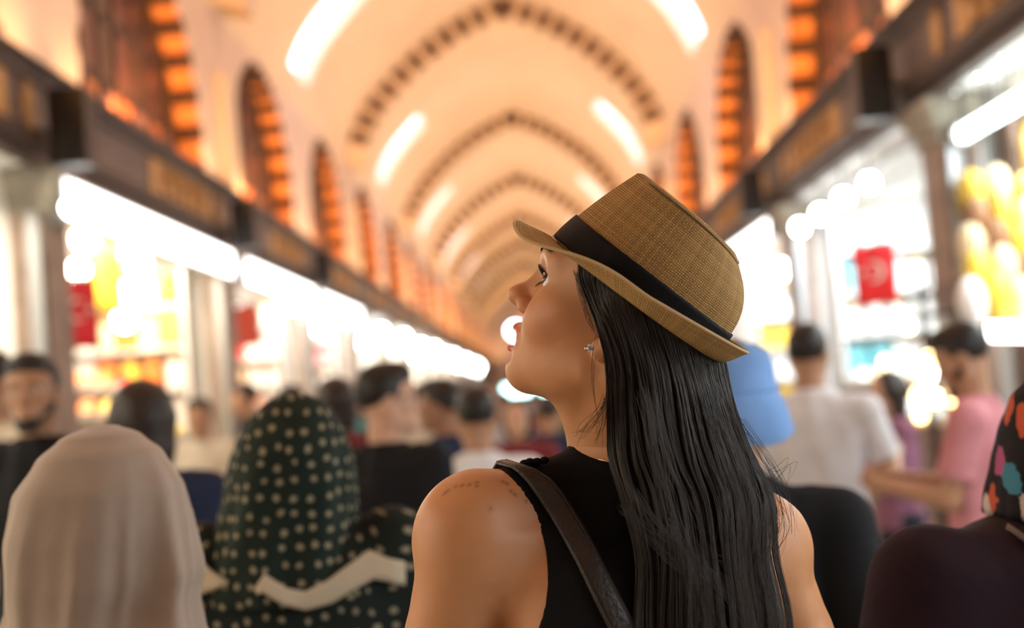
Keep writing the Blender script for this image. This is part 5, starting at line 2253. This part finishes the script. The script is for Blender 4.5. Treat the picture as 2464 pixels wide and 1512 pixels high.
def scarf_woman(label, px, py_top, d, yaw, scarf_rows, coat_rows, scarf_m, coat_m, fold, sleeves=True, h=.006, sdrop=.275, shoulder=.18):
    top_ = np.array(at(px, py_top, d))
    off = np.array([top_[0], top_[1], 0.0])
    R = rot('Z', yaw)
    fr = Frame(R, off)
    zt = top_[2]
    root = empty('person', tuple(off))
    tag(root, label, 'person')
    hd = np.array([off[0], off[1], zt - .135]) + R @ np.array([0, .025, 0])
    hfr = Frame(R, hd, .92)
    F = Field(hd - .2, hd + .17, .006)
    add_head(F, hfr, fine=True)
    F.cap(hd, hd - np.array([0, 0, .17]), .05, .055, k=.03)
    finish('body', F, SK[0], root, off)
    for s in (-1, 1):
        e = MB().sphere((0, 0, 0), .012, 12, 8).build('eye', MATS['sclera'], root, True)
        pose(e, Frame(hfr.R, hfr.to_w((s * .0330, .0668, .0185))), off)
        MB().sphere((0, .009, 0), .006, 8, 6).build('iris', MATS['iris_brown'], e, True)
    mx = max(r[3] for r in coat_rows) + .18
    F = Field(np.array([off[0] - mx, off[1] - mx, .02]), np.array([off[0] + mx, off[1] + mx, zt]), .011)
    F.loft([(zt - a, b, c, e_, f_) for a, b, c, e_, f_ in coat_rows], k=.02, fr=fr,
           fold=lambda th, z: .006 * np.sin(th * 6 + z * 5) * np.clip((zt - .3 - z) * 2, .2, 1))
    if sleeves:
        zs = zt - sdrop
        for s in (-1, 1):
            a = np.array([s * (shoulder - .03), -.01, zs])
            b = np.array([s * (shoulder + .05), .0, zs - .30])
            c = np.array([s * (shoulder + .01), .16, zs - .45])
            F.cap(a, b, .072, .062, k=.05, fr=fr)
            F.cap(b, c, .062, .048, k=.03, fr=fr, flat='b')
    v, f = F.nets()
    v = relax(v, f, 1)
    v[:, 2] = np.maximum(v[:, 2], .03)
    me = np_mesh('coat', v - off, f)
    pat_attr(me, v, off, R)
    coat = link('coat', me, coat_m, root)
    F = Field(hd - .20 - np.array([.02, .02, .02]), hd + .17, .008)
    for s in (-1, 1):
        b = np.array([s * (shoulder + .01), .16, zt - sdrop - .45])
        F2 = Field(fr.to_w(b) - .16, fr.to_w(b) + .16, .006)
        hand(F2, fr.to_w(b), R @ np.array([0, .8, -.5]), R @ np.array([-s, .2, .3]), R @ np.array([0, 0, 1.0]), .35)
        finish('hand', F2, SK[0], root, off)
        st = np.array([s * .085, .06, .03])
        G = Field(fr.to_w(st) - np.array([.2, .2, .03]), fr.to_w(st) + np.array([.2, .22, .09]), .010)
        G.cap(st + np.array([0, -.06, .012]), st + np.array([0, .12, .008]), .044, .036, k=.02, fr=fr)
        vv, ff = G.nets()
        vv[:, 2] = np.maximum(vv[:, 2], .001)
        link('shoe', np_mesh('shoe', vv - off, ff), MATS['shoe_dark'], root)
    sm = max(r[3] for r in scarf_rows) + .08
    zb = zt - max(r[0] for r in scarf_rows)
    F = Field(np.array([off[0] - sm - .1, off[1] - sm - .06, zb - .03]), np.array([off[0] + sm + .1, off[1] + sm + .06, zt + .03]), h)
    F.loft([(zt - a, b, c, e_, f_) for a, b, c, e_, f_ in scarf_rows], k=.01, fr=fr, fold=fold)
    # face opening
    F.ell(hfr.to_w((0, .12, -.01)), (.066, .075, .085), k=.02, R=R, op='sub')
    v, f = F.nets()
    v = relax(v, f, 2)
    me = np_mesh('headscarf', v - off, f)
    pat_attr(me, v, off, R)
    sc_ = link('headscarf', me, scarf_m, root)
    return root, off, R, zt, (v, f), sc_


BEIGE = mat('beige_scarf', (.37, .285, .225), .62, var=.05, sheen=.3, spec=.2, bump=.08, bscale=500)


def drape(amp, n, skew, z_on):
    def fold(th, z):
        a = np.clip((z_on - z) * 5, 0, 1)
        return amp * a * (np.sin(th * n + z * skew) + .5 * np.sin(th * n * 1.9 - z * skew * 1.4 + 1.3))
    return fold


def beige_fold(th, z):
    a = np.clip((1.53 - z) * 6, 0, 1)
    q = th + (1.5 - z) * 1.1
    low = np.clip((1.44 - z) * 5, 0, 1)
    return a * (.0065 * np.sin(q * 3.0 + .6) + .0130 * np.abs(np.cos(q * 3.6 + .4)) ** 5 + .0070 * np.abs(np.cos(q * 6.3 + 1.1)) ** 7
                + low * .010 * np.sin(q * 5.0 + 2.0))


# drop below top, side shift, depth shift, half width, half depth
scarf_woman('woman in a plain beige headscarf seen from behind at the lower left', 228, 1024, 1.78, -12,
            [(.0, .004, .01, .016, .02), (.014, .002, .01, .046, .060), (.04, .0, .008, .074, .090), (.085, -.004, .004, .098, .114), (.14, -.004, 0, .104, .122),
             (.19, .0, -.002, .104, .122), (.225, -.002, -.008, .102, .112), (.26, -.006, -.012, .114, .116), (.31, -.012, -.012, .150, .130), (.40, -.02, -.01, .205, .150), (.60, -.02, -.005, .23, .165)],
            [(.215, 0, 0, .06, .06), (.33, 0, 0, .12, .09), (.40, 0, 0, .175, .12), (.6, 0, 0, .18, .13), (.9, 0, 0, .20, .15), (1.3, 0, 0, .24, .19), (1.52, 0, 0, .26, .2)],
            BEIGE, cloth('coat_taupe', (.20, .15, .12)), beige_fold, h=.0055, sdrop=.40, shoulder=.165)
GREENP = print_mat('green_print', (.010, .018, .013), [(.29, .25, .16)], 37.0, .22, .42, inner=(.08, .085, .05), rag=.36)
GREENC = print_mat('green_print_coat', (.008, .013, .010), [(.27, .23, .155)], 33.0, .2, .45, inner=(.08, .08, .05), rag=.36)
gr, goff, gR, gzt, gmesh, gscarf = scarf_woman(
    'woman in a dark green headscarf and cape printed with small cream flowers', 690, 946, 2.42, 8,
    [(.0, .008, .01, .022, .03), (.018, .008, .01, .052, .064), (.038, .006, .008, .072, .088), (.072, .002, .002, .091, .110), (.108, .0, -.002, .103, .120), (.15, -.004, -.002, .109, .124),
     (.20, -.012, -.004, .112, .124), (.235, -.022, -.008, .124, .122), (.27, -.036, -.012, .136, .122), (.31, -.034, -.014, .150, .126), (.345, -.02, -.014, .165, .128)],
    [(.215, 0, 0, .07, .07), (.26, 0, 0, .14, .10), (.30, 0, 0, .19, .125), (.40, 0, 0, .205, .135), (.6, 0, 0, .21, .145), (.9, 0, 0, .23, .16), (1.3, 0, 0, .26, .2), (1.54, 0, 0, .28, .22)],
    GREENP, GREENC, drape(.006, 6, 10, 1.55), h=.0065, shoulder=.19)
# cream border of her cape, laid over back and shoulder
coat_o = [c for c in gr.children if c.name.startswith('coat')][0]
dg = [np.array([v.co for v in o.data.vertices]) + goff for o in (coat_o, gscarf)]
fg = [np.array([list(p.vertices) for p in o.data.polygons]) for o in (coat_o, gscarf)]
gb = bvh_of(np.concatenate(dg), np.concatenate([fg[0], fg[1] + len(dg[0])]))
CREAM = cloth('cream_border', (.52, .43, .31))


def laid_band(pairs, bvh, m, name, parent, off, lift=.008, nn=5, thick=.004):
    A_, B_ = [], []
    for a, b, c, d_ in pairs:
        rr_ = []
        for x, y in ((a, b), (c, d_)):
            dv = (Vector(at(x, y, 1)) - CAM).normalized()
            loc, nrm, i, dist = bvh.ray_cast(CAM, dv)
            if loc is None:
                continue
            rr_.append(loc - dv * lift)
        if len(rr_) == 2:
            A_.append(rr_[0])
            B_.append(rr_[1])
    vs, fs = [], []
    for p, q in zip(A_, B_):
        for k in range(nn):
            vs.append(p.lerp(q, k / (nn - 1)) - Vector(off))
    for i in range(len(A_) - 1):
        for k in range(nn - 1):
            fs.append((i * nn + k, i * nn + k + 1, (i + 1) * nn + k + 1, (i + 1) * nn + k))
    o = MB().add(vs, fs).build(name, m, parent, True)
    sd = o.modifiers.new('thick', 'SOLIDIFY')
    sd.thickness, sd.offset = thick, 0
    return o


laid_band([(612, 1418, 620, 1432), (636, 1382, 630, 1426), (690, 1416, 680, 1458), (735, 1424, 735, 1470), (790, 1396, 800, 1452), (840, 1358, 852, 1420), (888, 1324, 900, 1394),
           (935, 1344, 938, 1402), (975, 1352, 975, 1410)], gb, CREAM, 'cream_border', gr, goff)
laid_band([(424, 1312, 424, 1425), (445, 1318, 450, 1436), (475, 1340, 480, 1432), (510, 1375, 515, 1420), (545, 1398, 547, 1408)], gb, CREAM, 'cream_border', gr, goff)

FLORAL = print_mat('floral_print', (.010, .009, .012), [(.55, .10, .05), (.05, .22, .32), (.60, .38, .34), (.40, .09, .22), (.60, .50, .46), (.02, .02, .03)], 22.0, .54, .95, rag=.6)
MAROON = cloth('dark_plum', (.020, .008, .014))
rw, roff, rR, rzt, rmesh, rscarf = scarf_woman(
    'woman in dark plum with a black and floral headscarf at the right edge', 2600, 868, 1.72, 14,
    [(.0, 0, .01, .016, .02), (.014, 0, .01, .052, .062), (.04, 0, .008, .078, .092), (.085, 0, .004, .098, .114), (.12, -.002, 0, .110, .124),
     (.15, -.004, -.002, .120, .128), (.18, -.006, -.006, .126, .128)],
    [(.165, 0, 0, .08, .08), (.19, 0, 0, .17, .11), (.225, 0, 0, .225, .13), (.32, 0, 0, .262, .150), (.6, 0, 0, .25, .16), (.9, 0, 0, .25, .17), (1.3, 0, 0, .27, .2), (1.54, 0, 0, .28, .22)],
    FLORAL, MAROON, drape(.005, 6, 9, 1.5), h=.006, shoulder=.262, sdrop=.245)
F = Field(roff + np.array([-.3, -.3, rzt - .33]), roff + np.array([.3, .3, rzt - .08]), .007)
F.loft([(rzt - .10, .08, -.01, .055, .110), (rzt - .14, .070, -.014, .080, .128), (rzt - .175, .060, -.016, .095, .136), (rzt - .205, .030, -.016, .128, .138), (rzt - .25, .01, -.012, .165, .132)], k=.01,
       fr=Frame(rR, roff), fold=drape(.004, 7, 9, 1.5))
finish('black_underscarf', F, C['black'], rw, roff)
dr_ = [np.array([v.co for v in o.data.vertices]) + roff for o in rw.children if o.name.split('.')[0] in ('coat', 'black_underscarf')]
fr_2 = [np.array([list(p.vertices) for p in o.data.polygons]) for o in rw.children if o.name.split('.')[0] in ('coat', 'black_underscarf')]
rb = bvh_of(np.concatenate(dr_), np.concatenate([fr_2[0], fr_2[1] + len(dr_[0])]))
rbag = empty('bag_strap')
tag(rbag, 'thin dark bag strap across the shoulder of the woman in plum', 'strap')
laid_band([(2346, 1225, 2350, 1217), (2380, 1246, 2386, 1236), (2420, 1272, 2426, 1262), (2464, 1303, 2470, 1292), (2520, 1350, 2527, 1338), (2580, 1410, 2588, 1398)], rb,
          mat('strap_grey', (.10, .07, .08), .5), 'strap', rbag, np.zeros(3), lift=.006)
